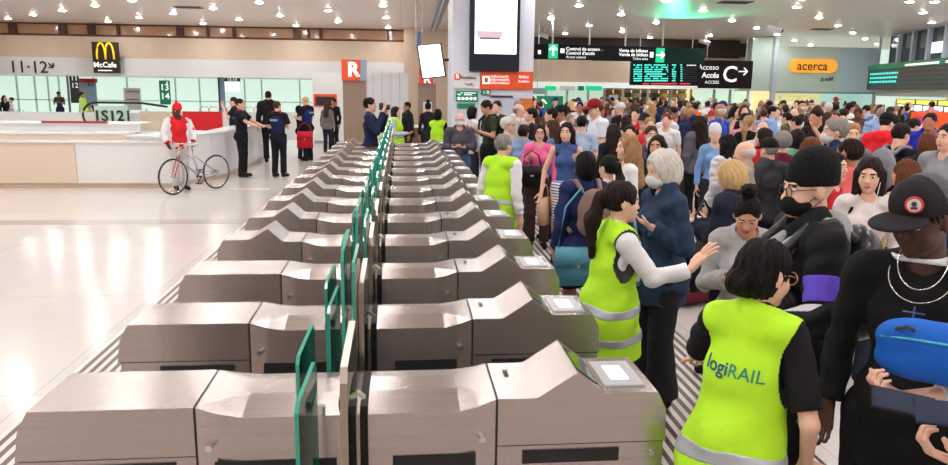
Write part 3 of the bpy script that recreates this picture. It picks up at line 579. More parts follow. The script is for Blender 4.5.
    leaf(-.275,-.44,-.13,.15,1.20,.03,edge,.012); leaf(-.315,-.12,.20,.2,1.21,.03,edge,.01)
    leaf(-.205,.24,.60,.15,1.46,.05,edge,.0); leaf(-.172,.30,.62,.15,1.40,.04,edge)
    leaf(-.155,-.42,-.02,.15,1.29,.05,metal_e,.0,.02)
    box('leaf_bracket',-.335,-.25,-.02,.0,.86,1.0,chrome,t)
    bm=bmesh.new(); tube(bm,[(-.30,-.10,1.02),(-.29,-.10,1.10)],.012,8); fin('clamp',bm,chrome,t)
    bm=bmesh.new(); tube(bm,[(-.165,-.02,1.06),(-.125,.0,1.02)],.009,8); fin('clamp',bm,chrome,t)
    return t
def copy_tree(o,parent=None):
    c=o.copy(); COL.objects.link(c)
    if parent: c.parent=parent
    for ch in list(o.children): copy_tree(ch,c)
    return c
g1=make_gate(False); g2=make_gate(True)
ords=['nearest','second','third','fourth','fifth','sixth','seventh','eighth','ninth','tenth','eleventh','twelfth','thirteenth','farthest']
for n in range(14):
    if n==0: t=g1
    elif n<3: t=copy_tree(g1)
    elif n==3: t=g2
    else: t=copy_tree(g2)
    t.location=(0,S0+SP*n,0); 
    if n==0: l='nearest brushed steel ticket gate with glass leaves, at bottom of photo'
    elif n==13: l='farthest brushed steel ticket gate, beside the man taking photographs'
    else: l='%s ticket gate from the camera, brushed steel with glass leaves%s'%(ords[n],', flat left end' if n<3 else ', raised left end')
    setp(t,l,'ticket gate','row of steel ticket gates')

# hangers for suspended signs
def hangers(t,xs,Y,z0,z1=CZ,r=.018):
    for x in xs:
        bm=bmesh.new(); tube(bm,[(x,Y,z0),(x,Y,z1)],r,6); o=fin('hanger_rod',bm,white_pt,t,smooth=True); o.matrix_parent_inverse=t.matrix_world.inverted() if 0 else Matrix.Translation(-t.location)
def byl(s): return [o for o in bpy.data.objects if str(o.get('label','')).startswith(s)][0]
hangers(byl('dark departures board'),[PX(640,70,BY)[0],PX(692,70,BY)[0]],BY+.12,PX(660,62,BY)[2])
hangers(byl('dark sign reading Acceso'),[PX(707,70,33)[0],PX(746,70,33)[0]],33.1,PX(726,61,33)[2])
hangers(byl('green hanging sign with white'),[PX(165,80,36)[0]],36.04,PX(165,81,36)[2],zw+.05)
hangers(byl('grey lintel box'),[PX(538,90,28)[0]],28.1,PX(538,89,28)[2])
t=byl('white notice with red'); q=PX(132,109,40)
for dx in (-.7,.7): o=box('stand_leg',q[0]+dx-.03,q[0]+dx+.03,40,40.06,0,q[2]+.02,fr,t); o.matrix_parent_inverse=Matrix.Translation(-t.location)
t=byl('pale upright panel'); q=PX(613,112,36.2); o=box('stand_leg',q[0]-.2,q[0]+.2,36.22,36.28,0,q[2]+.02,fr,t); o.matrix_parent_inverse=Matrix.Translation(-t.location)
box('base_casing',x0_es,x1_es,EY+.05,EY+.9,0,zb_-.28,white_gl,es)
t=byl('dark brown panel with yellow'); q=PX(105,60,33.2); o=box('wall_bracket',q[0]-.4,q[0]+.4,33.4,YW-.12,q[2],q[2]+.1,black_pl,t); o.matrix_parent_inverse=Matrix.Translation(-t.location)

# ------------------------------------------------------------------ people: implicit surfaces meshed by surface nets
BIG=.3
def rotm(yaw=0,pitch=0,roll=0):
    "yaw about z (left +), pitch about x (forward nod +), roll about y"
    cz,sz=math.cos(yaw),math.sin(yaw); cx,sx=math.cos(-pitch),math.sin(-pitch); cy,sy=math.cos(roll),math.sin(roll)
    Z=np.array([[cz,-sz,0],[sz,cz,0],[0,0,1]]);X=np.array([[1,0,0],[0,cx,-sx],[0,sx,cx]]);Y=np.array([[cy,0,sy],[0,1,0],[-sy,0,cy]])
    return Z@X@Y
class Fr:
    def __init__(s,R=np.eye(3),t=np.zeros(3)): s.R=R; s.t=np.array(t,float)
    def w(s,p): return s.R@np.array(p,float)+s.t
    def about(s,R,piv):
        "child frame rotated about pivot (in s coordinates)"
        piv=np.array(piv,float); return Fr(s.R@R, s.w(piv)-s.R@R@piv)
    def inv(s,q): return (q-s.t)@s.R
I=Fr()
class Prim:
    # kind 'c' capsule a,b,ra,rb (flat: bool end cut at b) ; 'e' ellipsoid c,r
    def __init__(s,kind,*a,k=.02,fr=I,flat=False,sub=False,g=None): s.kind=kind; s.a=a; s.k=k; s.fr=fr; s.flat=flat; s.sub=sub; s.g=g
    def off(s,o,k=None):
        if s.kind=='c': a,b,ra,rb=s.a; n=Prim('c',a,b,ra+o,rb+o,k=k or s.k,fr=s.fr,flat=s.flat,g=s.g)
        else: c,r=s.a; n=Prim('e',c,tuple(x+o for x in r),k=k or s.k,fr=s.fr,g=s.g)
        return n
    def bb(s):
        if s.kind=='c':
            a,b,ra,rb=s.a; A=s.fr.w(a);B=s.fr.w(b); r=max(ra,rb); return np.minimum(A,B)-r,np.maximum(A,B)+r
        c,r=s.a; C=s.fr.w(c); m=np.abs(s.fr.R)@np.array(r); return C-m,C+m
    def d(s,P):
        q=s.fr.inv(P)
        if s.kind=='c':
            a,b,ra,rb=s.a; a=np.array(a,float); b=np.array(b,float); ab=b-a; L2=max(ab@ab,1e-9)
            t=np.clip(((q-a)@ab)/L2,0,1); d=np.linalg.norm(q-a-t[...,None]*ab,axis=-1)-(ra+(rb-ra)*t)
            if s.flat: d=np.maximum(d,((q-b)@ab)/math.sqrt(L2))
            return d
        c,r=s.a; q=(q-np.array(c)); r=np.array(r); k0=np.linalg.norm(q/r,axis=-1); k1=np.linalg.norm(q/(r*r),axis=-1)+1e-9
        return k0*(k0-1)/k1
def C(a,b,ra,rb=None,**k): return Prim('c',a,b,ra,ra if rb is None else rb,**k)
def El(c,r,**k): return Prim('e',c,r,**k)
def mesh_sdf(name,prims,res,cuts=(),noise=None,pad=None,matf=None):
    lo=np.min([p.bb()[0] for p in prims if not p.sub],0)-res*3-.01; hi=np.max([p.bb()[1] for p in prims if not p.sub],0)+res*3+.01
    n=np.ceil((hi-lo)/res).astype(int)+1; f=np.full(n,BIG,np.float32)
    ax=[lo[i]+np.arange(n[i])*res for i in range(3)]
    def sub(l,h):
        i0=np.clip(np.floor((l-lo)/res).astype(int),0,n-1); i1=np.clip(np.ceil((h-lo)/res).astype(int)+1,1,n)
        if np.any(i1<=i0): return None,None
        sl=tuple(slice(a,b) for a,b in zip(i0,i1)); G=np.stack(np.meshgrid(*[ax[i][sl[i]] for i in range(3)],indexing='ij'),-1); return sl,G
    for p in prims:
        m=p.k+res*3+.01; l,h=p.bb(); sl,G=sub(l-m,h+m)
        if sl is None: continue
        d=p.d(G); a=f[sl]; k=p.k
        if p.sub:
            hh=np.clip(.5-.5*(a+d)/k,0,1); f[sl]=a+(-d-a)*hh+k*hh*(1-hh)
        else:
            hh=np.clip(.5+.5*(d-a)/k,0,1); v=d+(a-d)*hh-k*hh*(1-hh); f[sl]=np.minimum(v,a) if k<1e-4 else v
    act=np.abs(f)<max(.06,3*res)
    idx=np.nonzero(act)
    if noise or cuts:
        P=np.stack([ax[i][idx[i]] for i in range(3)],-1); v=f[idx]
        if noise: v=v+noise(P)
        for c in cuts: v=np.maximum(v,c(P))
        f[idx]=v
        if cuts:
            ii=np.nonzero((~act)&(f<0)); P=np.stack([ax[i][ii[i]] for i in range(3)],-1); v=f[ii]
            for c in cuts: v=np.maximum(v,c(P))
            f[ii]=v
    # surface nets
    s=f<0; cnt=np.zeros(n-1,np.int8)
    for i in (0,1):
        for j in (0,1):
            for k in (0,1): cnt+=s[i:n[0]-1+i,j:n[1]-1+j,k:n[2]-1+k]
    cell=np.nonzero((cnt>0)&(cnt<8)); N_=len(cell[0])
    if N_==0: return None
    vid=np.full(n-1,-1,np.int32); vid[cell]=np.arange(N_)
    acc=np.zeros((N_,3)); w=np.zeros(N_)
    base=np.stack(cell,-1)
    corners=[(i,j,k) for i in(0,1) for j in(0,1) for k in(0,1)]
    val={c:f[cell[0]+c[0],cell[1]+c[1],cell[2]+c[2]] for c in corners}
    for a in corners:
        for d in range(3):
            if a[d]==0:
                b=list(a); b[d]=1; b=tuple(b); va,vb=val[a],val[b]; m=(va<0)!=(vb<0); t=np.where(m,va/np.where(m,va-vb,1),0)
                p=np.array(a,float)[None]+np.zeros((N_,3)); p[:,d]+=t; acc+=p*m[:,None]; w+=m
    V=(base+acc/w[:,None])*res+lo
    Q=[]
    for d in range(3):
        e=[slice(None)]*3; e2=[slice(None)]*3; e[d]=slice(0,-1); e2[d]=slice(1,None)
        A=s[tuple(e)];B=s[tuple(e2)]; x=np.nonzero(A!=B); u,v_=(d+1)%3,(d+2)%3
        ok=(x[u]>0)&(x[v_]>0)&(x[u]<n[u]-1)&(x[v_]<n[v_]-1); x=[c[ok] for c in x]; flip=A[tuple(x)]
        def g(du,dv):
            y=[c.copy() for c in x]; y[u]=y[u]-du; y[v_]=y[v_]-dv; return vid[tuple(y)]
        q=np.stack([g(0,0),g(1,0),g(1,1),g(0,1)],-1); q[~flip]=q[~flip][:,::-1]; Q.append(q)
    Q=np.concatenate(Q); Q=Q[(Q>=0).all(1)]
    me=bpy.data.meshes.new(name); me.vertices.add(N_); me.vertices.foreach_set('co',V.astype(np.float32).ravel())
    me.loops.add(len(Q)*4); me.loops.foreach_set('vertex_index',Q.ravel().astype(np.int32)); me.polygons.add(len(Q)); me.polygons.foreach_set('loop_start',np.arange(len(Q),dtype=np.int32)*4)
    try: me.polygons.foreach_set('loop_total',np.full(len(Q),4,np.int32))
    except Exception: pass
    me.polygons.foreach_set('use_smooth',np.ones(len(Q),bool))
    if matf is not None:
        ctr=V[Q].mean(1); me.polygons.foreach_set('material_index',matf(ctr).astype(np.int32))
    me.update(); me.validate(); return me
ARM={'down':((.05,-.02,-.28),(.07,.04,-.52)),'phone':((.06,.02,-.27),(-.05,.24,-.19)),'bag':((.08,-.04,-.26),(-.01,.16,-.14)),'crossed':((.07,.04,-.27),(-.17,.20,-.22)),
 'hip':((.13,-.06,-.25),(.02,.05,-.42)),'face':((.10,.14,-.20),(-.06,.24,.06)),'forward':((.06,.18,-.20),(.03,.42,-.15)),'hold':((.06,.03,-.27),(-.10,.26,-.26)),'back':((.06,-.10,-.26),(.0,-.18,-.48))}
FING=[(-.030,.045,.026,.021,.0085),(-.010,.050,.030,.023,.0088),(.011,.046,.028,.022,.0085),(.030,.036,.021,.019,.0075)]
def hand(prims,w,d,n,side,curl=.35,spread=1.,sc=1.,k=.004):
    "w wrist, d direction of the hand, n palm normal, side +1 thumb towards cross(d,n)"
    d=np.array(d,float); d/=np.linalg.norm(d); n=np.array(n,float); n-=d*(n@d); n/=np.linalg.norm(n); x=np.cross(d,n)*side; w=np.array(w,float)
    P=lambda a,b,c: w+(x*a+d*b+n*c)*sc
    for i,(fx,l1,l2,l3,r) in enumerate(FING):
        kx=-fx*.9   # index on the thumb side
        prims.append(C(P(kx*.55,.012,0),P(kx,.088,0),.0135*sc,.0115*sc,k=.010))
        p=P(kx,.090,0); dirx=-fx*9*spread; a=curl*.8
        for l,rr in ((l1,r),(l2,r*.95),(l3,r*.86)):
            v=(d*math.cos(a)+n*math.sin(a)+x*dirx*.8*math.cos(a)); v/=np.linalg.norm(v); q=p+v*l*sc; prims.append(C(p,q,rr*sc,rr*.95*sc,k=k)); p=q; a+=curl*1.25+.05
    p=P(.020,.020,.004); 
    for (vx,vy,vz,l,r) in ((.75,.62,.22,.045,.0135),(.55,.80,.25+curl*.3,.034,.0105),(.35,.90,.25+curl*.6,.027,.0088)):
        v=x*vx*(.6+.4*spread)+d*vy+n*vz; v/=np.linalg.norm(v); q=p+v*l*sc; prims.append(C(p,q,r*sc,r*.9*sc,k=.006)); p=q
class Body:
    def __init__(s,**k):
        s.f=k.get('female',False); s.res=k.get('res',.012); s.w=k.get('w',1.0); w=s.w
        s.belly=k.get('belly',0)
        s.hy=RD(k.get('hyaw',0)); s.hp=RD(k.get('hpitch',0)); s.lean=RD(k.get('lean',0)); s.side=RD(k.get('side',0)); s.tw=RD(k.get('twist',0))
        s.fU=I.about(rotm(s.tw,s.lean,s.side),(0,0,.95)); s.fH=s.fU.about(rotm(s.hy,s.hp,RD(k.get('hroll',0))),(0,-.01,1.50))
        s.sw=(.158 if s.f else .185)*w; s.k=k
        s.handL=k.get('handL',{});s.handR=k.get('handR',{})
        s.st=k.get('stance',.0); s.build()
    def build(s):
        f,w,sw,U,Hh,b=s.f,s.w,s.sw,s.fU,s.fH,s.belly; T=[];
        ww=w*(.88 if f else 1)
        T+= [El((0,0,.94),(.158*w*(1.02 if f else .94),.104*w,.125),k=.04,fr=I,g='t'),El((0,.004+b*.35,1.08),(.122*ww+b*.5,.086*w+b*.6,.15),k=.05,fr=U,g='t'),El((0,0,1.27),(.146*ww,.098*w,.17),k=.04,fr=U,g='t'),
             C((-sw+.02,-.005,1.425),(sw-.02,-.005,1.425),.044,.044,k=.035,fr=U,g='t'),C((0,-.01,1.475),(-sw*.75,-.008,1.435),.048,.038,k=.03,fr=U,g='t'),C((0,-.01,1.475),(sw*.75,-.008,1.435),.048,.038,k=.03,fr=U,g='t')]
        if f: T+=[El((-.066,.074,1.285),(.056,.048,.055),k=.03,fr=U,g='t'),El((.066,.074,1.285),(.056,.048,.055),k=.03,fr=U,g='t')]
        T+=[El((-.075,-.055,.90),(.092,.085,.10),k=.04,g='t'),El((.075,-.055,.90),(.092,.085,.10),k=.04,g='t')]
        s.T=T
        s.Nk=[C((0,-.015,1.43),(0,-.012,1.56),.056 if not f else .049,.052 if not f else .045,k=.03,fr=U)]
        st=s.st; s.legs={}
        for sx in(-1,1):
            fy=st*sx; hip=np.array((sx*.092*w,0,.90)); kn=np.array((sx*.098,.015+fy*.5,.50)); an=np.array((sx*.100,-.02+fy,.085)); 
            s.legs[sx]=(hip,kn,an)
        s.arms={}
        for nm,sx in(('armL',-1),('armR',1)):
            a=s.k.get(nm,'down'); e,wr=ARM[a] if isinstance(a,str) else a
            sh=np.array((sx*sw,-.005,1.42)); el=sh+np.array((sx*e[0],e[1],e[2])); wp=sh+np.array((sx*wr[0],wr[1],wr[2])); s.arms[sx]=(sh,el,wp,a)
    def armp(s,sx,r0=.045,r1=.036,r2=.026,off=0,end=1.0,flat=False,k=.02):
        if s.f: r0,r1,r2=r0*.85,r1*.86,r2*.9
        sh,el,wp,_=s.arms[sx]; U=s.fU; o=[]
        if end<=.5: t=end*2; q=sh+(el-sh)*t; o.append(C(sh,q,r0+off,r0+(r1-r0)*t+off*1.15,fr=U,k=k,flat=flat))
        else:
            t=(end-.5)*2; q=el+(wp-el)*t; o.append(C(sh,el,r0+off,r1+off,fr=U,k=k)); o.append(C(el,q,r1+off,r1+(r2-r1)*t+off,fr=U,k=.015,flat=flat))
        return o
    def legp(s,sx,off=0,end=1.,flat=False,sh=0,k=.03):
        hip,kn,an=s.legs[sx]; rh=.088*s.w; rk=.056;ra=.038
        if end<=.5: t=end*2; return [C(hip,hip+(kn-hip)*t,rh+off,rh+(rk-rh)*t+off+sh,k=k,flat=flat)]
        t=(end-.5)*2; return [C(hip,kn,rh+off,rk+off,k=k),C(kn,kn+(an-kn)*t,rk+off,rk+(ra-rk)*t+off+sh,k=k,flat=flat)]
    def head(s):
        H_=s.fH; f=s.f; o=[El((0,-.010,1.662),(.0735,.094,.088),k=.02,fr=H_),El((0,.020,1.612),(.060,.070,.083),k=.03,fr=H_),El((0,.035,1.562),(.045 if f else .050,.052,.042),k=.03,fr=H_),El((0,.078,1.537),(.019,.016,.015),k=.02,fr=H_)]
        if s.res<=.011:
            o+=[El((-.036,.058,1.598),(.024,.024,.026),k=.02,fr=H_),El((.036,.058,1.598),(.024,.024,.026),k=.02,fr=H_),C((-.034,.078,1.658),(.034,.078,1.658),.010,k=.018,fr=H_),
                El((-.031,.098,1.637),(.017,.014,.013),k=.012,fr=H_,sub=True),El((.031,.098,1.637),(.017,.014,.013),k=.012,fr=H_,sub=True)]
        o+=[C((0,.086,1.645),(0,.108 if not f else .104,1.604),.007,.0115,k=.012,fr=H_)]
        if s.res<=.011: o+=[El((-.011,.097,1.600),(.008,.009,.007),k=.006,fr=H_),El((.011,.097,1.600),(.008,.009,.007),k=.006,fr=H_),C((-.018,.086,1.5715),(.018,.086,1.5715),.0055,k=.005,fr=H_),C((-.015,.087,1.562),(.015,.087,1.562),.0060,k=.005,fr=H_)]
        o+=[El((-.075,-.008,1.622),(.011,.020,.031),k=.008,fr=H_),El((.075,-.008,1.622),(.011,.020,.031),k=.008,fr=H_)]
        return o
    def mesh_body(s):
        pr=list(s.T)+s.Nk
        for sx in(-1,1): pr+=s.legp(sx)
        for sx in(-1,1):
            hip,kn,an=s.legs[sx]; pr.append(C(an+(0,-.02,-.03),an+(sx*.015,.14,-.05),.036,.028,k=.02))
            pr+=s.armp(sx)
        for sx in(-1,1):
            sh,el,wp,a=s.arms[sx]; hd=(s.handL if sx<0 else s.handR); d=np.array(hd.get('d',(wp-el)),float); d/=np.linalg.norm(d)
            n=np.array(hd.get('n',(-sx,.1,0) if a in('down','back','hip') else (0,-.15,1)),float)
            loc=[]; hand(loc,wp,d,n,hd.get('thumb',sx),curl=hd.get('curl',.4),spread=hd.get('spread',.5),sc=hd.get('sc',1.0 if not s.f else .93),k=min(.004,s.res))
            for p in loc: p.fr=s.fU
            if s.res>.014: # far away: palm and mitten of fingers merge at this resolution
                pass
            pr+=loc
        pr+=s.head()
        H_=s.fH
        def mf(P):
            q=H_.inv(P); x=np.abs(q[:,0]); m=np.zeros(len(P),int)
            m[(x<.024)&(q[:,1]>.078)&(q[:,2]>1.5555)&(q[:,2]<1.5765)&(x/.024+np.abs(q[:,2]-1.566)/.0125<1.25)]=1
            m[(x>.012)&(x<.047)&(q[:,1]>.058)&(np.abs(q[:,2]-1.660+.06*(x-.028)**2*0+ .25*np.maximum(0,x-.035))<.0042)]=2
            return m
        return mesh_sdf('body',pr,s.res,matf=mf if s.res<=.011 else None)
def wrinkle(amp,seed,scale=1.):
    rs=np.random.RandomState(seed); K=rs.normal(size=(7,3))*np.array([22,22,34])*scale; ph=rs.uniform(0,6.28,7)
    def fn(P): 
        v=np.sin(P@K.T+ph+1.2*np.sin(P@(K[::-1].T*.4)+ph)); return amp*v.mean(1)*1.6
    return fn
def neck_cut(B,r=.070,z=1.505,y=.03):
    U=B.fU
    return lambda P: r-np.linalg.norm((U.inv(P)-np.array((0,y,z)))*np.array((1,1,.8)),axis=1)
def hem_cut(B,z,fr=None): return lambda P: z-(fr or B.fU).inv(P)[:,2]
def top_cut(B,z,fr=None): return lambda P: (fr or B.fU).inv(P)[:,2]-z
def torso_prims(B,off,lower=True):
    o=[p.off(off) for p in B.T[:-2]]; 
    if lower: o+=[p.off(off) for p in B.T[-2:]]
    return o
def garment(B,kind,off=None,hem=.86,sl=1.0,neck=.068,flare=0,seed=1,res=None,amp=None):
    D={'tee':(.010,.32),'shirt':(.012,.97),'jacket':(.026,.98),'hoodie':(.026,.98),'sleeveless':(.007,.0),'coat':(.032,.98),'puffer':(.045,.98)}
    o,s_=D[kind]; off=o if off is None else off
    if kind in('tee',): sl=.36
    if kind=='sleeveless': sl=0
    pr=torso_prims(B,off)
    if hem<.80: 
        pr.append(C((0,0,.95),(0,0,hem),.150*B.w+off,.155*B.w+off+flare,k=.05,flat=True))
    for sx in(-1,1):
        if sl>0: pr+=B.armp(sx,off=off*(1.1 if kind!='tee' else 1.3),end=min(.97,sl),flat=True,k=.03,r2=.030)
    if kind=='hoodie': pr+=[El((0,-.105,1.46),(.10,.055,.075),k=.03,fr=B.fU)]
    if kind in('jacket','coat','puffer'): pr+=[C((-.05,.0,1.50),(.05,.0,1.50),.062,k=.02,fr=B.fU)]
    cuts=[hem_cut(B,hem,I if hem<.95 else B.fU),neck_cut(B,neck,1.515 if kind!='sleeveless' else 1.53)]
    if kind=='sleeveless':
        for sx in(-1,1):
            c=np.array((sx*(B.sw+.055),-.0,1.40)); cuts.append(lambda P,c=c:.088-np.linalg.norm((B.fU.inv(P)-c)*np.array((1,.8,.75)),axis=1))
    a=amp if amp is not None else {'tee':.003,'shirt':.0035,'jacket':.006,'hoodie':.007,'sleeveless':.0015,'coat':.006,'puffer':.008}[kind]
    return mesh_sdf(kind,pr,res or B.res,cuts=cuts,noise=wrinkle(a*1.9,seed))
def trousers(B,off=.016,end=.985,loose=.018,shorts=False,seed=3,res=None,top=1.02):
    pr=[El((0,0,.94),(.168*B.w+off*.6,.117*B.w+off*.6,.13),k=.05)]+[p.off(off*.6) for p in B.T[-2:]]
    for sx in(-1,1): pr+=B.legp(sx,off=off,end=.42 if shorts else end,flat=True,sh=loose,k=.02)
    return mesh_sdf('trousers',pr,res or B.res,cuts=[top_cut(B,top,I)],noise=wrinkle(.004,seed))
def skirt(B,hem=.45,r=.20,res=None,seed=5):
    pr=[El((0,0,.94),(.178*B.w,.128*B.w,.13),k=.05)]+[p.off(.012) for p in B.T[-2:]]+[C((0,0,.93),(0,0,hem),.150*B.w,r,k=.06,flat=True)]
    return mesh_sdf('skirt',pr,res or B.res,cuts=[top_cut(B,1.04,I)],noise=wrinkle(.005,seed))
def shoes(B,sx,res=None):
    hip,kn,an=B.legs[sx]; an=np.array(an)
    pr=[C(an+(0,-.025,-.035),an+(sx*.015,.15,-.045),.044,.036,k=.02),C(an+(0,-.02,-.03),an+(0,-.015,.02),.046,.044,k=.02)]
    z0=.002
    return mesh_sdf('shoe',pr,res or B.res,cuts=[lambda P: z0-P[:,2]])
def vest(B,hem=.72,off=.028,seed=7,res=None):
    U=B.fU
    pr=[p.off(off) for p in B.T if not(p.kind=='c' and abs(p.a[0][0])>.1)]
    pr+=[El((0,0,1.12),(.150*B.w+off*.6,.108*B.w+off*.7,.36),k=.04,fr=U)]
    pr+=[C((-B.sw*.86,-.005,1.425),(B.sw*.86,-.005,1.425),.052+off*.75,.052+off*.75,k=.05,fr=B.fU)]
    pr.append(C((0,.0,1.0),(0,0.0,hem),.160*B.w+off*.7,.175*B.w+off,k=.06,flat=True))
    U=B.fU; cuts=[hem_cut(B,hem,I),neck_cut(B,.088,1.52,.035)]
    for sx in(-1,1):
        c=np.array((sx*(B.sw+.070),.0,1.33)); cuts.append(lambda P,c=c:.092-np.linalg.norm((U.inv(P)-c)*np.array((1,.75,.50)),axis=1))
    nz=wrinkle(.013,seed,.8)
    def mf(P):
        m=np.zeros(len(P),int)
        for sx in(-1,1):
            c=np.array((sx*(B.sw+.070),.0,1.33)); d=np.linalg.norm((U.inv(P)-c)*np.array((1,.75,.50)),axis=1)-.092; m[(d<.004)]=1
        return m
    me=mesh_sdf('vest',pr,res or B.res,cuts=cuts,noise=nz,matf=mf if B.res<.010 else None)
    bands=[]
    for z in (hem+.13,hem+.30):
        def slab(P,z=z):
            return np.abs(P[:,2]-z-.012*np.sin(P[:,0]*14+1))-.026
        pr2=[Prim(p.kind,*p.a,k=p.k,fr=p.fr,flat=p.flat).off(.003) for p in pr]
        bands.append(mesh_sdf('reflective_band',pr2,res or B.res,cuts=[slab]+cuts[1:],noise=nz))
    return me,bands
def hair(B,style,res=None,vol=1.):
    H_=B.fH; U=B.fU; pr=[El((0,-.014,1.662),(.083*vol,.104*vol,.099*vol),k=.02,fr=H_)]; cuts=[]; th=0
    face=El((0,.125,1.596),(.075,.104,.118),fr=H_); face2=El((0,.10,1.60),(.056,.09,.12),fr=H_)
    if style in('short','crop','balding'):
        if style=='crop': pr=[El((0,-.012,1.664),(.079,.099,.095),k=.02,fr=H_)]
        if style=='balding': pr=[El((0,-.016,1.640),(.084,.101,.085),k=.02,fr=H_)]; cuts.append(lambda P: H_.inv(P)[:,2]-1.672); cuts.append(lambda P: H_.inv(P)[:,1]-.028)
        cuts.append(lambda P: 1.575-H_.inv(P)[:,2]+np.maximum(0,H_.inv(P)[:,1]+.03)*.9)
        e=[El((sx*.09,.012,1.605),(.03,.032,.046),fr=H_) for sx in(-1,1)]
        cuts+= [lambda P,q=q:-q.d(P) for q in e]
    elif style=='bob':
        pr+=[El((0,-.028,1.60),(.090*vol,.092*vol,.112),k=.03,fr=H_)]; cuts.append(lambda P:1.500-H_.inv(P)[:,2])
    elif style in('long','wavy'):
        pr+=[El((0,-.05,1.56),(.092,.075,.14),k=.03,fr=H_)]
        zl=1.30
        for sx in(-1,1):
            pr+=[C(H_.w((sx*.068,-.01,1.64)),U.w((sx*.095,.02 if sx>0 else -.02,zl+.05)),.034,.030,k=.03),]
        pr+=[C(H_.w((0,-.06,1.60)),U.w((0,-.135,zl)),.075,.06,k=.04),C(H_.w((-.04,-.06,1.60)),U.w((-.06,-.125,zl-.02)),.05,.045,k=.03),C(H_.w((.04,-.06,1.60)),U.w((.06,-.125,zl-.02)),.05,.045,k=.03)]
        if style=='wavy': pr+=[El((sx*.075,-.0,zz),(.045,.05,.05),k=.03,fr=H_) for sx in(-1,1) for zz in(1.60,1.53)]
    elif style=='pony':
        pr+=[C((0,-.10,1.655),(0,-.125,1.655),.030,k=.02,fr=H_),C(H_.w((0,-.125,1.655)),U.w((0,-.165,1.52)),.034,.042,k=.03),C(U.w((0,-.165,1.52)),U.w((.01,-.155,1.30)),.042,.018,k=.03)]
        cuts.append(lambda P: np.where(H_.inv(P)[:,1]>-.095,1.575-H_.inv(P)[:,2],-1))
        e=[El((sx*.09,.018,1.610),(.03,.030,.040),fr=H_) for sx in(-1,1)]; cuts+= [lambda P,q=q:-q.d(P) for q in e]
    elif style=='lowbun':
        pr+=[El((0,-.12,1.585),(.046,.040,.044),k=.02,fr=H_),El((0,-.04,1.60),(.080,.080,.07),k=.03,fr=H_)]
        cuts.append(lambda P:1.535-H_.inv(P)[:,2]); e=[El((sx*.095,.018,1.605),(.03,.028,.036),fr=H_) for sx in(-1,1)]; cuts+= [lambda P,q=q:-q.d(P) for q in e]
    elif style=='bun':
        pr+=[El((0,-.05,1.790),(.050,.048,.040),k=.015,fr=H_)]
        cuts.append(lambda P:1.575-H_.inv(P)[:,2]+np.maximum(0,H_.inv(P)[:,1]+.03)*.9); e=[El((sx*.09,.012,1.605),(.03,.032,.046),fr=H_) for sx in(-1,1)]; cuts+= [lambda P,q=q:-q.d(P) for q in e]
    cuts.append(lambda P:-face.d(P)); 
    if style in('long','wavy','bob'): cuts.append(lambda P:-np.where(H_.inv(P)[:,2]<1.66,np.maximum(face2.d(P),0.0+(1.47-H_.inv(P)[:,2])),1))
    def nz(P):
        q=H_.inv(P); t=np.arctan2(q[:,0],-q[:,1]+.02); a={'wavy':.0065,'short':.0045}.get(style,.0036)
        return a*np.sin(t*23+3*np.sin(q[:,2]*30)*(2 if style=='wavy' else .6))+a*.6*np.sin(t*51+q[:,2]*18)+a*.8*np.sin(q[:,0]*55+q[:,1]*38+q[:,2]*30)
    return mesh_sdf('hair',pr,res or B.res,cuts=cuts,noise=nz)
def beanie(B):
    H_=B.fH; pr=[El((0,-.016,1.682),(.088,.107,.103),k=.02,fr=H_)]
    pr+=[El((0,-.030,1.735),(.078,.09,.075),k=.03,fr=H_)]
    return mesh_sdf('beanie',pr,B.res,cuts=[lambda P:1.652-H_.inv(P)[:,2]+.16*H_.inv(P)[:,1]*-1*0-.12*np.minimum(0,H_.inv(P)[:,1])*-1],noise=lambda P:.0018*np.sin(np.arctan2(H_.inv(P)[:,0],H_.inv(P)[:,1])*46))
def cap_parts(B,root,crown_m,brim_m,mesh_m=None,back=False,badge=False):
    H_=B.fH
    s=-1 if back else 1
    def mf(P): return (H_.inv(P)[:,1]*s<.0).astype(int)
    me=mesh_sdf('cap_crown',[El((0,-.010,1.672),(.090,.110,.115),k=.02,fr=H_),El((0,.045*s,1.705),(.070,.055,.075),k=.03,fr=H_)],B.res*.8,cuts=[lambda P:1.668-H_.inv(P)[:,2]],matf=mf)
    c=link('cap',me,[crown_m,mesh_m or crown_m],root)
    me=mesh_sdf('brim',[El((0,.125*s,1.669),(.088,.088,.016),k=.01,fr=H_)],min(B.res*.6,.006),cuts=[lambda P:(H_.inv(P)[:,1]*-s+.055)])
    link('brim',me,brim_m,c)
    if badge:
        bm=bmesh.new(); ring(bm,(0,0,0),.024,.004,(0,1,0),24,6); a=fin('badge',bm,mat('badge_red',srgb(200,40,44),.5),c,smooth=True)
        bm2=bmesh.new(); disc(bm2,(0,0),.021,-.002,.002,20); b_=fin('badge_centre',bm2,mat('badge_grey',srgb(210,205,200),.5),a)
        bm3=bmesh.new(); disc(bm3,(0,.003),.009,0,.004,6); bbox(bm3,-.010,.010,0,.004,-.014,-.006); fin('badge_emblem',bm3,mat('badge_dark',srgb(60,50,70),.5),b_)
        bdir=H_.R@rotm(RD(22),RD(-14),0); a.matrix_world=Matrix.Translation(Vector(H_.w((-.040,.0975,1.722))))@Matrix(bdir.tolist()).to_4x4()
        a.rotation_mode='XYZ'; loc=a.matrix_world.copy(); a.parent=c; a.matrix_basis=loc
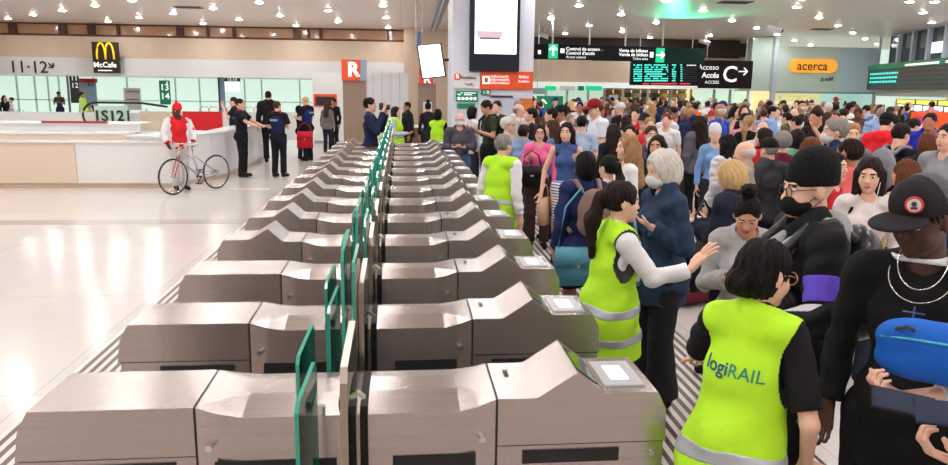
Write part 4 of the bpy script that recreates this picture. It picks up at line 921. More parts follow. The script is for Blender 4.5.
def eyes(B,root,iris=(40,26,20)):
    H_=B.fH
    for sx in(-1,1):
        bm=bmesh.new(); bmesh.ops.create_uvsphere(bm,u_segments=16,v_segments=12,radius=.0125)
        for f in bm.faces:
            c=f.calc_center_median(); f.material_index=1 if (c.y>.0100 and abs(c.z)<.007) else 0; f.smooth=True
        me=bpy.data.meshes.new('eye'); bm.to_mesh(me); bm.free()
        o=link('eye',me,[mat('eye_white',srgb(225,218,214),.25),mat('iris_%d'%iris[0],srgb(*iris),.2)],root); o.matrix_basis=Matrix.Translation(Vector(H_.w((sx*.031,.0765,1.637))))@Matrix(H_.R.tolist()).to_4x4()
def glasses(B,root,m=None,R=.024):
    H_=B.fH; bm=bmesh.new()
    for sx in(-1,1):
        ring(bm,(sx*.032,.100,1.634),R,.0022,(0,1,0),20,5,sq=(1,.85)); tube(bm,[(sx*.055,.098,1.640),(sx*.078,.04,1.642),(sx*.078,-.01,1.636)],.002,5)
    tube(bm,[(-.010,.101,1.640),(.010,.101,1.640)],.002,5)
    o=fin('glasses',bm,m or mat('glasses_frame',srgb(40,34,36),.3),root,smooth=True); o.matrix_basis=Matrix.Translation(Vector(H_.t.tolist()))@Matrix(H_.R.tolist()).to_4x4()
def facemask(B,root,m):
    H_=B.fH; me=mesh_sdf('face_mask',[El((0,.046,1.572),(.066,.068,.052),k=.02,fr=H_),El((0,.085,1.590),(.035,.030,.032),k=.03,fr=H_)],B.res*.8,cuts=[lambda P:-H_.inv(P)[:,1]+.015,lambda P:H_.inv(P)[:,2]-1.613+.25*np.maximum(0,np.abs(H_.inv(P)[:,0])-.02)])
    o=link('face_mask',me,m,root); bm=bmesh.new()
    for sx in(-1,1): tube(bm,[(sx*.062,.03,1.590),(sx*.080,-.015,1.625)],.0018,5); tube(bm,[(sx*.060,.03,1.555),(sx*.080,-.02,1.600)],.0018,5)
    q=fin('ear_loop',bm,m,o); q.matrix_basis=Matrix.Translation(Vector(H_.t.tolist()))@Matrix(H_.R.tolist()).to_4x4()
lipM=lambda t: mat('lips_'+t,srgb(*{'light':(196,104,100),'mid':(176,96,88),'tan':(150,84,76),'brown':(110,62,54),'dark':(70,42,40)}[t]),.4)
REG={}
def person(px,py,Y,label,face=180,tone='light',h='short',hc='dark',top=('tee',(200,200,200)),bot=('trousers',(40,42,52)),shoe=(30,28,28),under=None,vst=False,bag=None,fixh=None,extra=None,group=None,seed=None,name='person',**k):
    p=atY(px,py,Y); hgt=fixh or p[2]; seed=seed if seed is not None else int(px*7+py)
    res=k.pop('res',None) or (.0055 if Y<3.6 else .0075 if Y<6 else .0105 if Y<9 else .015)
    B=Body(res=res,**k); S=hgt/(1.765+(.02 if h in('beanie','cap') else .04 if h=='bun' else 0)); B.S=S
    root=empty(name,(p[0],Y,0),-RD(face),label,'person',group,S); B.root=root
    # keep the head (not the pelvis) under the measured point
    hw=B.fH.w((0,0,1.66)); rz=-RD(face); dx=(hw[0]*math.cos(rz)-hw[1]*math.sin(rz))*S; dy=(hw[0]*math.sin(rz)+hw[1]*math.cos(rz))*S
    if fixh: p=ray(px,py); 
    root.location=(atY(px,py,Y)[0]-dx,Y-dy,0)
    print('PERSON',name,round(hgt,2),label[:50])
    sk=skin(tone); brow=hairm(hc)
    b=link('body',B.mesh_body(),[sk,lipM(tone),brow],root)
    if res<=.011: eyes(B,root)
    if h=='beanie': link('beanie',beanie(B),cloth('%d_%d_%d'%k.get('hatc',(12,12,14)) if 'hatc' in k else '12_12_14',k.get('hatc',(12,12,14))),root)
    elif h=='cap': 
        cc=k.get('hatc',(20,20,22)); cp_=cloth('%d_%d_%d'%cc,cc); cap_parts(B,root,cp_,cp_,k.get('capmesh'),badge=k.get('badge',False)); 
        if k.get('backhair',1): link('hair',hair(B,'crop',res),hairm(hc),root)
    elif h: link('hair',hair(B,h,res,k.get('vol',1.)),hairm(hc),root)
    def cm(c): return cloth('%d_%d_%d'%c,c)
    if bot:
        kind,c=bot[:2]
        if kind=='trousers': link('trousers',trousers(B,res=max(res,.0075)),cm(c),root)
        elif kind=='loose': link('trousers',trousers(B,off=.026,loose=.05,res=max(res,.0075)),cm(c),root)
        elif kind=='shorts': link('shorts',trousers(B,shorts=True,loose=.03,res=max(res,.0075)),cm(c),root)
        elif kind=='skirt': link('skirt',skirt(B,*(bot[2:] or (.45,)),res=max(res,.0075)),c if not isinstance(c,tuple) else cm(c),root)
    if Y<30 :
        for sx in(-1,1): link('shoe',shoes(B,sx,max(res,.0075)),cm(shoe),root)
    if top:
        kind,c=top[:2]; kw=top[2] if len(top)>2 else {}
        link({'tee':'t_shirt','shirt':'shirt','jacket':'jacket','hoodie':'hoodie','sleeveless':'sleeveless_top','coat':'coat','puffer':'padded_jacket'}[kind],garment(B,kind,seed=seed,**kw),c if not isinstance(c,tuple) else cm(c),root)
    if vst:
        me,bands=vest(B,hem=vst if isinstance(vst,float) else .76); hv=mat('hi_vis_yellow',srgb(176,228,44),.7,bump=.3,bscale=20,emit=srgb(180,250,0),es=.0,spec=.2)
        v=link('hi_vis_vest',me,[hv,mat('black_piping',(.02,.02,.025),.6)],root); B.vest=v
        for bb_ in bands: 
            if bb_: link('reflective_band',bb_,mat('reflective_silver',srgb(172,176,182),.35,metal=.3),v)
    if extra: extra(B)
    return B
def wl(B,p,fr=None):
    "local body point to world"
    q=(fr or B.fU).w(p) if fr is not I else np.array(p,float); bpy.context.view_layer.update(); return B.root.matrix_world@Vector(q)
def world_obj(B,name,me,m,label,cat,group=None):
    "a thing carried by a person: top level, placed with the person's transform"
    o=link(name,me,m); bpy.context.view_layer.update(); o.matrix_world=B.root.matrix_world.copy(); return setp(o,label,cat,group)
def backpack(B,c,label,size=1.,drop=0,straps=True,m=None):
    U=B.fU; z=1.26-drop; r=B.res
    m=m or cloth('bag_%d_%d_%d'%c,c,.7)
    root=empty('backpack',B.root.location,B.root.rotation_euler.z,label,'backpack',None,B.S)
    me=mesh_sdf('bag_body',[El((0,-.215,z),(.150*size,.085*size,.215*size),k=.03,fr=U),El((0,-.225,z-.12),(.135*size,.085*size,.10*size),k=.04,fr=U)],r,noise=wrinkle(.005,3)); o=link('bag_body',me,m,root)
    me=mesh_sdf('pocket',[El((0,-.275,z-.08),(.105*size,.055*size,.10*size),k=.03,fr=U)],r,noise=wrinkle(.003,5)); link('pocket',me,m,root)
    if straps:
        for sx in(-1,1):
            pts=[(sx*.085,-.15,1.44),(sx*.10,-.06,1.505),(sx*.105,.04,1.49),(sx*.115,.125,1.40),(sx*.135,.135,1.26),(sx*.17,.06,1.14),(sx*.155,-.10,1.08)]
            pr=[C(a,b,.021,k=.01,fr=U) for a,b in zip(pts,pts[1:])]; link('strap',mesh_sdf('strap',pr,r),m,root)
    return root
def phone(B,sx,label,c=(20,20,24),rot=(RD(-50),0,0),off=(0,.10,.035)):
    sh,el,wp,_=B.arms[sx]; q=wl(B,wp+np.array(off)); bm=bmesh.new(); bbox(bm,-.036,.036,-.075,.075,-.004,.004); o=fin('mobile_phone',bm,cloth('phone_%d'%c[0],c,.3),None,bevel=.003)
    bm=bmesh.new(); bbox(bm,-.032,.032,-.069,.069,.0042,.005); s_=fin('phone_screen',bm,mat('phone_screen_lit',srgb(90,100,120),.15,emit=srgb(150,170,200),es=.25),o)
    o.location=q; e=B.root.rotation_euler.z; o.rotation_euler=(rot[0]+RD(100) if 0 else rot[0]+RD(60),rot[1],e+rot[2]); o.scale=(B.S,)*3; return setp(o,label,'phone')
def handbag(loc,rz,c,label,w=.30,h=.22,d=.10,strap=.35,m=None,flap=True,cat='bag',name='shoulder_bag'):
    m=m or cloth('bag_%d_%d_%d'%c,c,.55); t=empty(name,loc,rz,label,cat)
    bm=bmesh.new(); v=bbox(bm,-w/2,w/2,-d/2,d/2,-h/2,h/2)
    for q in v[4:]: q.co.x*=.92; q.co.y*=.55
    fin('bag_body',bm,m,t,smooth=True,bevel=.022,seg=3)
    if flap:
        bm=bmesh.new(); v=bbox(bm,-w*.50,w*.50,-d*.56,d*.40,h*.02,h*.54)
        for q in v[4:]: q.co.x*=.93; q.co.y*=.6
        fl=fin('flap',bm,m,t,smooth=True,bevel=.016,seg=3); box('clasp',-.02,.02,-d*.60,-d*.52,h*.02,h*.10,chrome,fl)
    bm=bmesh.new(); tube(bm,[(-w*.45,0,h*.4),(-w*.3,0,h*.5+strap*.7),(0,0,h*.5+strap),(w*.3,0,h*.5+strap*.7),(w*.45,0,h*.4)],.009,6); fin('strap',bm,m,t,smooth=True); return t
# ------------------------------------------------------------------ the cast
def armband(B,root,sx,t0,t1,m,off,name='sleeve_stripe',fore=False):
    sh,el,wp,_=B.arms[sx]; A_,B_=(el,wp) if fore else (sh,el); U=B.fU; d=(B_-A_)/np.linalg.norm(B_-A_); L_=np.linalg.norm(B_-A_)
    pr=B.armp(sx,off=off,k=.03); me=mesh_sdf(name,pr,B.res,cuts=[lambda P:L_*t0-(U.inv(P)-A_)@d,lambda P:(U.inv(P)-A_)@d-L_*t1,lambda P: np.linalg.norm(U.inv(P)-(A_+B_)/2,axis=1)-.2])
    if me: link(name,me,m,root)
def mc(c,r=.85): return cloth('%d_%d_%d'%c,c,r)
NV=(26,34,62)
# --- foreground
def ex(B):
    # printed lettering on the back of the vest, wrapped onto the cloth
    from mathutils.bvhtree import BVHTree
    me=B.vest.data; bv=BVHTree.FromPolygons([v.co for v in me.vertices],[p.vertices for p in me.polygons])
    for s,x,col,sc,b in (('logi',-.012,srgb(16,70,110),.070,.0010),('RAIL',.0,srgb(0,120,110),.066,.0002)):
        t=text_me(s,.066 if s=='logi' else .062,bold=b,ext=.0,align='RIGHT' if s=='logi' else 'LEFT')
        bm=bmesh.new(); bm.from_mesh(t); bmesh.ops.subdivide_edges(bm,edges=[e for e in bm.edges if e.calc_length()>.012],cuts=2); bmesh.ops.triangulate(bm,faces=bm.faces)
        for v in bm.verts:
            X,Z=v.co.x-.018,v.co.y+1.30-.05*v.co.x; h=bv.ray_cast(Vector((X,-.6,Z)),Vector((0,1,0))); v.co=(X,(h[0].y if h[0] else -.15)-.004,Z)
        bm.to_mesh(t); bm.free(); link('printed_lettering',t,mat('print_'+s,col,.6),B.vest)
    glasses(B,B.root,mat('gold_frame',srgb(200,150,120),.3,metal=.6),R=.027)
person(769,234,2.2,'hi-vis vested woman in the foreground, black hair in a low bun, glasses',face=48,hyaw=-24,hpitch=4,lean=10,h='lowbun',hc='black',female=True,top=('shirt',(20,18,22),{'sl':.42,'off':.016}),
  vst=.70,armL=((.12,.16,-.16),(.20,.38,-.22)),armR=((.10,-.01,-.27),(.06,.16,-.44)),handL={'d':(-.3,.8,-.2),'n':(0,0,-1),'spread':1,'curl':.15,'thumb':1},extra=ex,w=.92,bot=('trousers',(24,24,28)))
def ex(B):
    U=B.fU
    # necklace
    bm=bmesh.new()
    for (rr,zz) in ((.10,1.36),(.075,1.405)):
        pts=[(rr*.95*math.sin(a),.135-.12*(1-math.cos(a))*.6,zz+(1-math.cos(a))*.085) for a in np.linspace(-2.0,2.0,26)]; tube(bm,pts,.0022,5)
    n=fin('necklace_chain',bm,mat('silver_chain',(.9,.9,.86),.25,1),None,smooth=True); n.matrix_world=Matrix.Translation(B.root.location)@Matrix.Rotation(B.root.rotation_euler.z,4,'Z')@Matrix.Scale(B.S,4); setp(n,'thin silver chain necklace with cross pendant on black shirt','necklace')
    bm=bmesh.new(); bbox(bm,-.032,.032,.139,.143,1.325,1.331); bbox(bm,-.003,.003,.139,.143,1.295,1.350); fin('cross_pendant',bm,mat('silver_chain',(.9,.9,.86),.25,1),n)
capmesh=mat('cap_grey_mesh',srgb(92,90,96),.8,bump=1,bscale=220)
B=person(927,171,2.25,'man in black trucker cap with red badge, black shirt and silver chains at right edge',face=222,hyaw=-26,hpitch=16,tone='dark',h='cap',hc='black',hatc=(34,30,34),capmesh=capmesh,badge=True,
  top=('shirt',(16,16,18),{'off':.014,'hem':.74}),bot=('loose',(18,18,20)),armR=((.05,-.02,-.27),(.06,.06,-.50)),armL=((.08,.04,-.26),(-.02,.24,-.24)),handL={'curl':.7},extra=ex,w=.98,shoe=(20,20,20))
white_collar=link('collar',mesh_sdf('collar',[C((-.05,0,1.487),(.05,0,1.487),.058,k=.02,fr=B.fU)],.006,cuts=[lambda P:np.abs(B.fU.inv(P)[:,2]-1.492+.25*(B.fU.inv(P)[:,1]-.02))-.008]),mc((220,220,220)),B.root)
def waist_pouch():
    q=atY(934,352,1.95); t=empty('waist_pouch',tuple(q),RD(-42),'bright blue zipped pouch strapped across black shirted man','pouch')
    m=mc((20,92,190),.6); me=mesh_sdf('bag_body',[El((x,0,z),(.075,.05,.055),k=.05) for x in(-.08,0,.08) for z in(-.035,.03)],.006,noise=wrinkle(.004,4)); link('bag_body',me,m,t)
    bm=bmesh.new(); tube(bm,[(-.14,-.035,.03),(-.06,-.066,.045),(.02,-.070,.048),(.12,-.045,.04)],.004,6); fin('zip',bm,mc((70,170,190)),t,smooth=True)
    bm=bmesh.new(); tube(bm,[(.15,0,.0),(.24,.12,-.02),(.27,.2,0)],.014,6); fin('strap',bm,mc((18,60,130)),t,smooth=True)
    bm=bmesh.new(); tube(bm,[(-.10,-.05,.065),(-.07,-.06,.08),(-.05,-.055,.07)],.006,6); fin('buckle',bm,black_pl,t)
waist_pouch()
B=person(812,151,2.85,'man in black knitted beanie and black face mask, black jacket with purple sleeve patch',face=278,hyaw=6,hpitch=6,tone='light',h='beanie',hc='dark',top=('jacket',(20,20,23),{'off':.034}),bot=('trousers',(22,22,25)),
  armL=((.10,.03,-.26),(.02,.20,-.34)),armR='down',w=1.0)
facemask(B,B.root,mc((18,18,20))); glasses(B,B.root)
armband(B,B.root,-1,.42,.78,mc((96,70,196),.6),.040); armband(B,B.root,-1,.82,.93,mc((205,205,210),.5),.040)
link('hood',mesh_sdf('hood',[El((0,-.10,1.46),(.12,.065,.085),k=.03,fr=B.fU),C((-.085,-.03,1.49),(-.05,.10,1.38),.038,k=.03,fr=B.fU),C((.085,-.03,1.49),(.05,.10,1.38),.038,k=.03,fr=B.fU)],.007,noise=wrinkle(.005,2)),mc((150,152,152)),B.root)
backpack(B,(22,22,25),'large black backpack worn by the man in black beanie',1.15,.02,m=mat('black_nylon',srgb(26,26,30),.35,bump=.5,bscale=12))
# person whose hands with phones reach in at the lower right corner
B=person(1112,250,1.75,'person outside right edge, only light skinned hands with phones showing',face=282,tone='light',h='short',hc='dark',fixh=1.66,top=('shirt',(210,206,200),{'sl':.8}),armL=((.02,.12,-.25),(.02,.42,-.30)),armR=((.02,.16,-.24),(-.02,.42,-.26)),handL={'curl':.75,'d':(.2,.9,.3),'n':(.3,0,1)},handR={'curl':.8,'d':(-.2,.9,.25),'n':(0,0,1)})
def hphone(px,py,Y,rx,rz,label,c):
    bm=bmesh.new(); bbox(bm,-.037,.037,-.078,.078,-.0045,.0045); o=fin('mobile_phone',bm,cloth('phone_%d'%c[0],c,.3),None,bevel=.004)
    bm=bmesh.new(); bbox(bm,-.033,.033,-.072,.072,.0046,.0052); fin('phone_screen',bm,mat('phone_screen_dark',srgb(40,50,70),.12),o)
    a_=Vector((.88,-.42,-.10 if rx<22 else .05)).normalized(); n_=Vector((.1,-.55,.8)); n_=(n_-a_*n_.dot(a_)).normalized(); x_=a_.cross(n_); Mx=Matrix((x_,a_,n_)).transposed().to_4x4(); Mx.translation=Vector(atY(px,py,Y)); o.matrix_world=Mx; setp(o,label,'phone')
hphone(903,403,1.75,20,60,'black mobile phone held out by light hands at lower right',(20,20,26)); hphone(950,414,1.62,25,70,'dark blue mobile phone at right edge nearest the camera',(24,34,70))
# --- second line
def ex(B): pass
B=person(623,179,3.7,'hi-vis vested woman with long brown ponytail raising her open palm',face=86,hyaw=0,h='pony',hc='dark',female=True,tone='light',top=('shirt',(226,224,228),{'off':.018}),vst=.70,
  armR=((.05,.16,-.19),(.06,.38,-.13)),handR={'d':(.1,.55,.8),'n':(-.1,.85,-.5),'curl':.10,'spread':1.3,'sc':1.12},armL=((.06,.06,-.26),(.0,.26,-.26)),bot=('trousers',(26,26,32)),lean=4)
link('necktie_scarf',mesh_sdf('necktie_scarf',[C((-.03,0,1.485),(.03,0,1.485),.060,k=.02,fr=B.fU)],.007,cuts=[lambda P:np.abs(B.fU.inv(P)[:,2]-1.488)-.014]),mc((110,40,60)),B.root)
B=person(504,133,7.17,'grey haired man in hi-vis vest over white shirt beside the gates',face=48,hc='grey',h='short',tone='light',top=('shirt',(226,222,226),{'off':.018}),vst=.74,armR='down',bot=('trousers',(34,34,40)),lean=5,w=1.08,belly=.03,res=.0085)
B=person(663,149,4.4,'grey haired woman in white mask and long dark denim jacket',face=262,h='bob',hc='white',vol=1.12,female=True,tone='light',top=('coat',(38,54,78),{'hem':.74}),bot=('loose',(32,30,34)),armL='bag',armR='bag',hpitch=10,hatc=(0,0,0)); facemask(B,B.root,mc((214,216,220)))
handbag(tuple(wl(B,(-.05,.30,1.02))),RD(20),(150,196,214),'pale blue tote bag held by grey haired woman in denim',.26,.28,.09,.18,flap=False)
B=person(750,184,3.7,'woman with top bun in light grey hoodie looking down at phone',face=200,hpitch=30,h='bun',hc='black',female=True,tone='mid',top=('hoodie',(164,162,166)),bot=('trousers',(24,24,28)),armL='phone',armR='phone',hyaw=-6); phone(B,1,'light mobile phone in hands of woman with top bun',(190,180,170))
B=person(731,159,4.9,'blonde woman in dark navy parka with fur trimmed hood, back turned',face=318,h='bob',vol=1.1,hc='blonde',female=True,tone='light',top=('puffer',(28,32,50),{'hem':.80}),bot=('trousers',(28,28,34)),armL='phone',armR='phone',hpitch=16)
link('fur_trim',mesh_sdf('fur_trim',[C((-.10,-.10,1.44),(.10,-.10,1.44),.055,k=.03,fr=B.fU)],.010,noise=wrinkle(.018,8,3)),hairm('dark'),B.root); phone(B,-1,'mobile phone held by blonde woman in navy parka',(180,180,190))
handbag(tuple(wl(B,(-.30,.10,.95))),RD(40),(20,20,24),'black shoulder bag on blonde woman in navy parka',.34,.30,.12,.30)
B=person(745,140,6.6,'white haired elderly man in beige jacket behind blonde woman',face=300,h='balding',hc='white',tone='light',top=('jacket',(176,160,142)),bot=('trousers',(90,84,80)),res=.009,hpitch=8)
B=person(872,156,4.5,'young woman with long brown hair, white earphones and cream top',face=206,hyaw=-14,hpitch=8,h='long',hc='dark',female=True,tone='light',top=('shirt',(214,204,202)),bot=('trousers',(40,44,60)),armR='phone')
bm=bmesh.new(); pts=[B.fH.w((-.074,.01,1.61)),B.fH.w((-.07,.05,1.55)),B.fU.w((-.03,.12,1.42)),B.fU.w((-.01,.15,1.25))]; tube(bm,[tuple(p) for p in pts],.003,5); o=fin('earphone_cord',bm,white_pt,B.root,smooth=True)
B=person(907,158,5.1,'auburn haired woman behind the trucker cap man',face=340,h='long',hc='auburn',female=True,top=('shirt',(190,160,130)),bot=('trousers',(50,50,60)))
B=person(851,137,5.3,'man with short dark hair in salmon pink shirt, back turned',face=338,h='crop',hc='dark',tone='brown' if 0 else 'tan',top=('tee',(232,112,112),{'off':.02}),bot=('trousers',(40,44,60)),w=1.1)
B=person(836,117,6.6,'tall grey haired man in navy jacket and white mask',face=285,h='short',vol=1.08,hc='grey',top=('jacket',(30,42,78)),bot=('trousers',(40,40,50)),w=1.06); facemask(B,B.root,mc((214,216,220)))
B=person(836,151,5.2,'dark haired person with sunglasses on head, behind man in beanie',face=150,h='short',hc='black',tone='light',top=('tee',(190,40,44)),bot=('trousers',(40,40,50)))
B=person(854,122,7.3,'fair haired person looking toward camera beside grey haired man in navy',face=205,h='short',hc='fair',top=('shirt',(120,110,120)),female=True)
B=person(770,137,7.0,'man in black cap and dark grey jacket, back turned',face=345,h='cap',hc='grey',top=('jacket',(62,60,66)),bot=('trousers',(40,40,46)),hatc=(18,16,18),w=1.1,hpitch=4)
B=person(783,131,7.6,'grey curly haired person in maroon top, back turned',face=355,h='short',vol=1.14,hc='grey',female=True,top=('shirt',(112,32,56)),bot=('trousers',(60,50,60)))
B=person(798,128,8.2,'person with short dark hair in pale green top, back turned',face=5,h='bob',hc='dark',female=True,top=('shirt',(120,164,140)),bot=('trousers',(40,40,50)))
B=person(813,136,6.4,'woman with bobbed dark red hair and green scarf looking right',face=70,h='bob',hc='auburn',female=True,top=('shirt',(50,120,96)),bot=('trousers',(40,40,50)),hatc=(0,0,0))
B=person(764,127,8.4,'woman in bright red coat with dark brown hair, head turned left',face=310,h='bob',hc='dark',female=True,top=('coat',(186,30,40)),bot=('trousers',(40,30,36)))
B=person(888,111,9.2,'man in red hooded jacket and black cap at far right',face=60,h='cap',hc='dark',top=('hoodie',(224,36,46)),bot=('trousers',(30,34,50)),hatc=(14,14,16),w=1.15,hpitch=12)
B=person(903,122,7.4,'dark haired man in black t-shirt carrying a grey backpack',face=74,h='short',hc='dark',top=('tee',(18,18,20)),bot=('trousers',(40,44,60)),hpitch=10,w=1.08); backpack(B,(138,138,148),'grey backpack on the man in black t-shirt',1.1)
B=person(931,112,9.4,'man in royal blue jacket with white logo holding phone near orange kiosk',face=232,h='short',hc='black',tone='tan',top=('jacket',(28,44,172)),bot=('trousers',(30,30,36)),armL='face',armR='phone',w=1.1)
B=person(929,131,6.6,'person in black hooded top with dark red hair near right edge',face=20,h='bob',hc='auburn',female=True,top=('hoodie',(24,24,28)),bot=('trousers',(30,30,40)))
B=person(951,122,6.0,'man in grey t-shirt with watch at far right edge',face=262,h='short',hc='dark',top=('tee',(142,142,148),{'off':.02}),armL=((.10,.10,-.26),(.02,.32,-.24)),bot=('trousers',(50,54,70)),w=1.1)
B=person(817,107,10.4,'man in black t-shirt raising his phone in the crowd',face=250,h='short',hc='dark',tone='mid',top=('tee',(22,22,28)),bot=('trousers',(30,30,40)),armL='face',armR='phone',hpitch=14,w=1.1)
B=person(797,115,11.4,'man in black t-shirt with white shoulder strap, back turned',face=330,h='crop',hc='dark',top=('tee',(22,22,26)),w=1.08)
B=person(763,121,9.6,'bald white fringed elderly person in front of glass kiosk',face=5,h='balding',hc='white',top=('shirt',(196,190,188)))
# --- middle crowd
B=person(567,121.5,8.4,'woman with long dark hair in blue sleeveless turtleneck and striped skirt',face=192,hyaw=-16,h='long',hc='dark',female=True,tone='light',top=('sleeveless',(66,88,142),{'neck':.045}),
  bot=('skirt',(220,220,225),.50,.17),armR=((.10,.0,-.27),(.13,.08,-.52)),armL='bag',res=.008)
o=[c for c in B.root.children if c.name.startswith('skirt')][0]; m=bpy.data.materials.new('striped_skirt'); m.use_nodes=True; N=m.node_tree.nodes; L=m.node_tree.links
tc=N.new('ShaderNodeTexCoord'); sx_=N.new('ShaderNodeSeparateXYZ'); L.new(tc.outputs['Object'],sx_.inputs[0]); a=N.new('ShaderNodeMath'); a.operation='MULTIPLY'; a.inputs[1].default_value=28; L.new(sx_.outputs['Z'],a.inputs[0]); f_=N.new('ShaderNodeMath'); f_.operation='FRACT'; L.new(a.outputs[0],f_.inputs[0]); g_=N.new('ShaderNodeMath'); g_.operation='GREATER_THAN'; g_.inputs[1].default_value=.6; L.new(f_.outputs[0],g_.inputs[0]); mx=N.new('ShaderNodeMix'); mx.data_type='RGBA'; mx.inputs['A'].default_value=(.75,.75,.78,1); mx.inputs['B'].default_value=(.03,.05,.15,1); L.new(g_.outputs[0],mx.inputs['Factor']); L.new(mx.outputs['Result'],N['Principled BSDF'].inputs['Base Color']); o.data.materials[0]=m
link('collar',mesh_sdf('collar',[C((-.0,-.0,1.44),(0,-.005,1.52),.058,.054,k=.02,fr=B.fU)],.008,cuts=[lambda P:B.fU.inv(P)[:,2]-1.525]),mc((66,88,142)),B.root)
handbag(tuple(wl(B,(.24,.06,.66))),RD(60),(196,156,128),'tan tote bag held by the woman in blue turtleneck',.28,.30,.10,.16,flap=False)
B=person(586,150,5.5,'person with short black hair in navy top wearing brown backpack, back turned',face=352,h='bob',hc='black',female=True,tone='tan',top=('jacket',(34,40,86)),bot=('shorts',(30,30,50)),w=1.04,res=.009); backpack(B,(128,104,94),'grey brown backpack on the black haired person in navy',.95)
handbag(tuple(wl(B,(-.12,-.22,.80))),RD(0),(84,146,166),'teal blue shoulder bag hanging beside black haired person in navy',.36,.27,.12,.45)
B=person(609,154,6.0,'dark haired woman with clipped up ponytail and pale collar, back turned',face=330,h='pony',hc='black',female=True,top=('shirt',(206,196,192)))
B=person(628,134,6.5,'blonde curly haired woman in white blouse looking left',face=268,h='wavy',hc='fair',female=True,tone='light',top=('shirt',(226,224,226)),bot=('trousers',(190,190,196)),res=.0085)
B=person(460,112.5,12.35,'elderly man in grey sweater with white mask pulled down, by gates',face=188,h='balding',hc='white',tone='light',top=('jacket',(78,76,86)),bot=('trousers',(70,96,136)),armL='hold',armR='hold',res=.0105,w=1.1); facemask(B,B.root,mc((214,216,220))); glasses(B,B.root)
B=person(486,99,13.1,'man in dark green t-shirt and black trousers with backpack',face=255,h='short',hc='dark',tone='mid',top=('tee',(52,62,48)),bot=('loose',(16,16,18)),armL='phone',armR='phone',hpitch=22,res=.0105); backpack(B,(48,46,44),'dark backpack on the man in dark green t-shirt',.95)
B=person(497,100,14.5,'short haired man in dark shirt by white column door',face=215,h='short',hc='black',top=('tee',(52,48,54)))
B=person(473,105.5,13.6,'woman with dark bob in white shirt beside masked elderly man',face=70,h='bob',hc='black',female=True,top=('shirt',(226,222,222)),bot=('trousers',(60,60,80)))
B=person(508,116.5,10.6,'white haired woman with glasses in pale blouse looking right',face=120,h='short',hc='white',vol=1.08,female=True,tone='light',top=('shirt',(190,176,180)),bot=('trousers',(120,120,140)),res=.0105); glasses(B,B.root)
B=person(524,123.5,9.6,'dark haired person in pale denim jacket, back turned',face=30,h='short',hc='dark',top=('jacket',(132,156,196)),bot=('trousers',(70,60,60)))
B=person(540,123.5,9.2,'woman with glasses and dark bob in bright pink cardigan',face=190,h='bob',hc='dark',female=True,tone='light',top=('shirt',(236,106,160)),bot=('trousers',(60,40,40)),armR='bag',res=.0105); glasses(B,B.root)
handbag(tuple(wl(B,(.10,.22,1.05))),0,(20,18,20),'black handbag held by woman in pink cardigan',.28,.24,.1,.2)
B=person(552,119,9.8,'long haired woman in blue denim top between pink cardigan and blue turtleneck',face=290,h='long',hc='brown',female=True,top=('shirt',(84,120,160)))
B=person(519,103,13.2,'elderly man with light hair in profile near orange poster',face=110,h='balding',hc='grey',top=('shirt',(200,190,180)))
B=person(531,107,12.2,'man with short black hair in black top, looking left',face=270,h='short',hc='black',tone='light',top=('tee',(24,24,28)))
B=person(551,107,11.8,'man with swept back black hair in black shirt, looking left',face=280,h='short',hc='black',tone='light',top=('tee',(30,28,32)))
B=person(562,104.5,12.4,'man in black cap and white t-shirt near the green arrow sign',face=265,h='cap',hc='black',tone='tan',top=('tee',(222,218,212)),hatc=(20,20,22))
B=person(582,114.5,10.6,'dark haired man in light blue shirt with strap, back turned',face=15,h='short',hc='black',top=('tee',(170,190,220)),bot=('trousers',(60,64,80)))
B=person(595,98,11.2,'man in dark red cap and white t-shirt with shoulder strap',face=255,h='cap',hc='brown',tone='light',top=('tee',(214,220,230),{'off':.022}),bot=('shorts',(176,160,140)),hatc=(140,24,36),armL='phone',armR='phone',hpitch=12,w=1.12,res=.0105)
bm=bmesh.new(); tube(bm,[(-.11,-.15,1.05),(.0,-.155,1.25),(.12,-.08,1.49),(.12,.06,1.46),(.0,.15,1.25)],.012,6); fin('shoulder_strap',bm,mc((30,30,34)),B.root)
B=person(613,123,9.4,'long dark haired woman in black top behind blonde woman, back turned',face=345,h='long',hc='dark',female=True,top=('shirt',(26,24,30)))
B=person(630,124,9.3,'man with dark hair behind the blonde curly haired woman',face=200,h='short',hc='dark',top=('shirt',(60,50,60)))
B=person(652,125,8.6,'man in white mask with short brown hair in crowd centre',face=190,h='short',hc='brown',tone='light',top=('shirt',(80,70,90)),bot=('trousers',(40,40,50))); facemask(B,B.root,mc((214,216,220)))
B=person(658,134,7.0,'woman with smooth black hair behind grey haired woman in denim',face=215,h='long',hc='black',female=True,tone='mid',top=('shirt',(30,28,34)))
B=person(650,116.5,10.4,'older fair haired woman in red and white jacket in crowd centre',face=185,h='short',hc='fair',female=True,top=('jacket',(196,50,60)))
B=person(700,115,10.6,'woman with long dark wavy hair in grey cardigan and black trousers, back turned',face=350,h='wavy',hc='dark',female=True,top=('coat',(92,90,102)),bot=('trousers',(16,16,20)))
B=person(716,124,9.2,'woman in white headscarf and light blue top looking at camera',face=185,h='beanie',hc='brown',female=True,hatc=(214,212,216),tone='light',top=('shirt',(120,160,210)))
B=person(727,133,7.6,'person with long black hair and white hood behind elderly man',face=330,h='long',hc='black',female=True,top=('hoodie',(206,204,210)))
B=person(745,104,13.1,'man with phone to face and long brown hair companion near glass doors',face=200,h='long',hc='brown',female=True,top=('tee',(190,150,140)),bot=('trousers',(84,116,178)),armR='face')
B=person(736,105,14.1,'dark haired woman in olive jacket near glass doors',face=150,h='long',hc='black',female=True,top=('jacket',(130,120,84)),bot=('trousers',(50,50,70)))
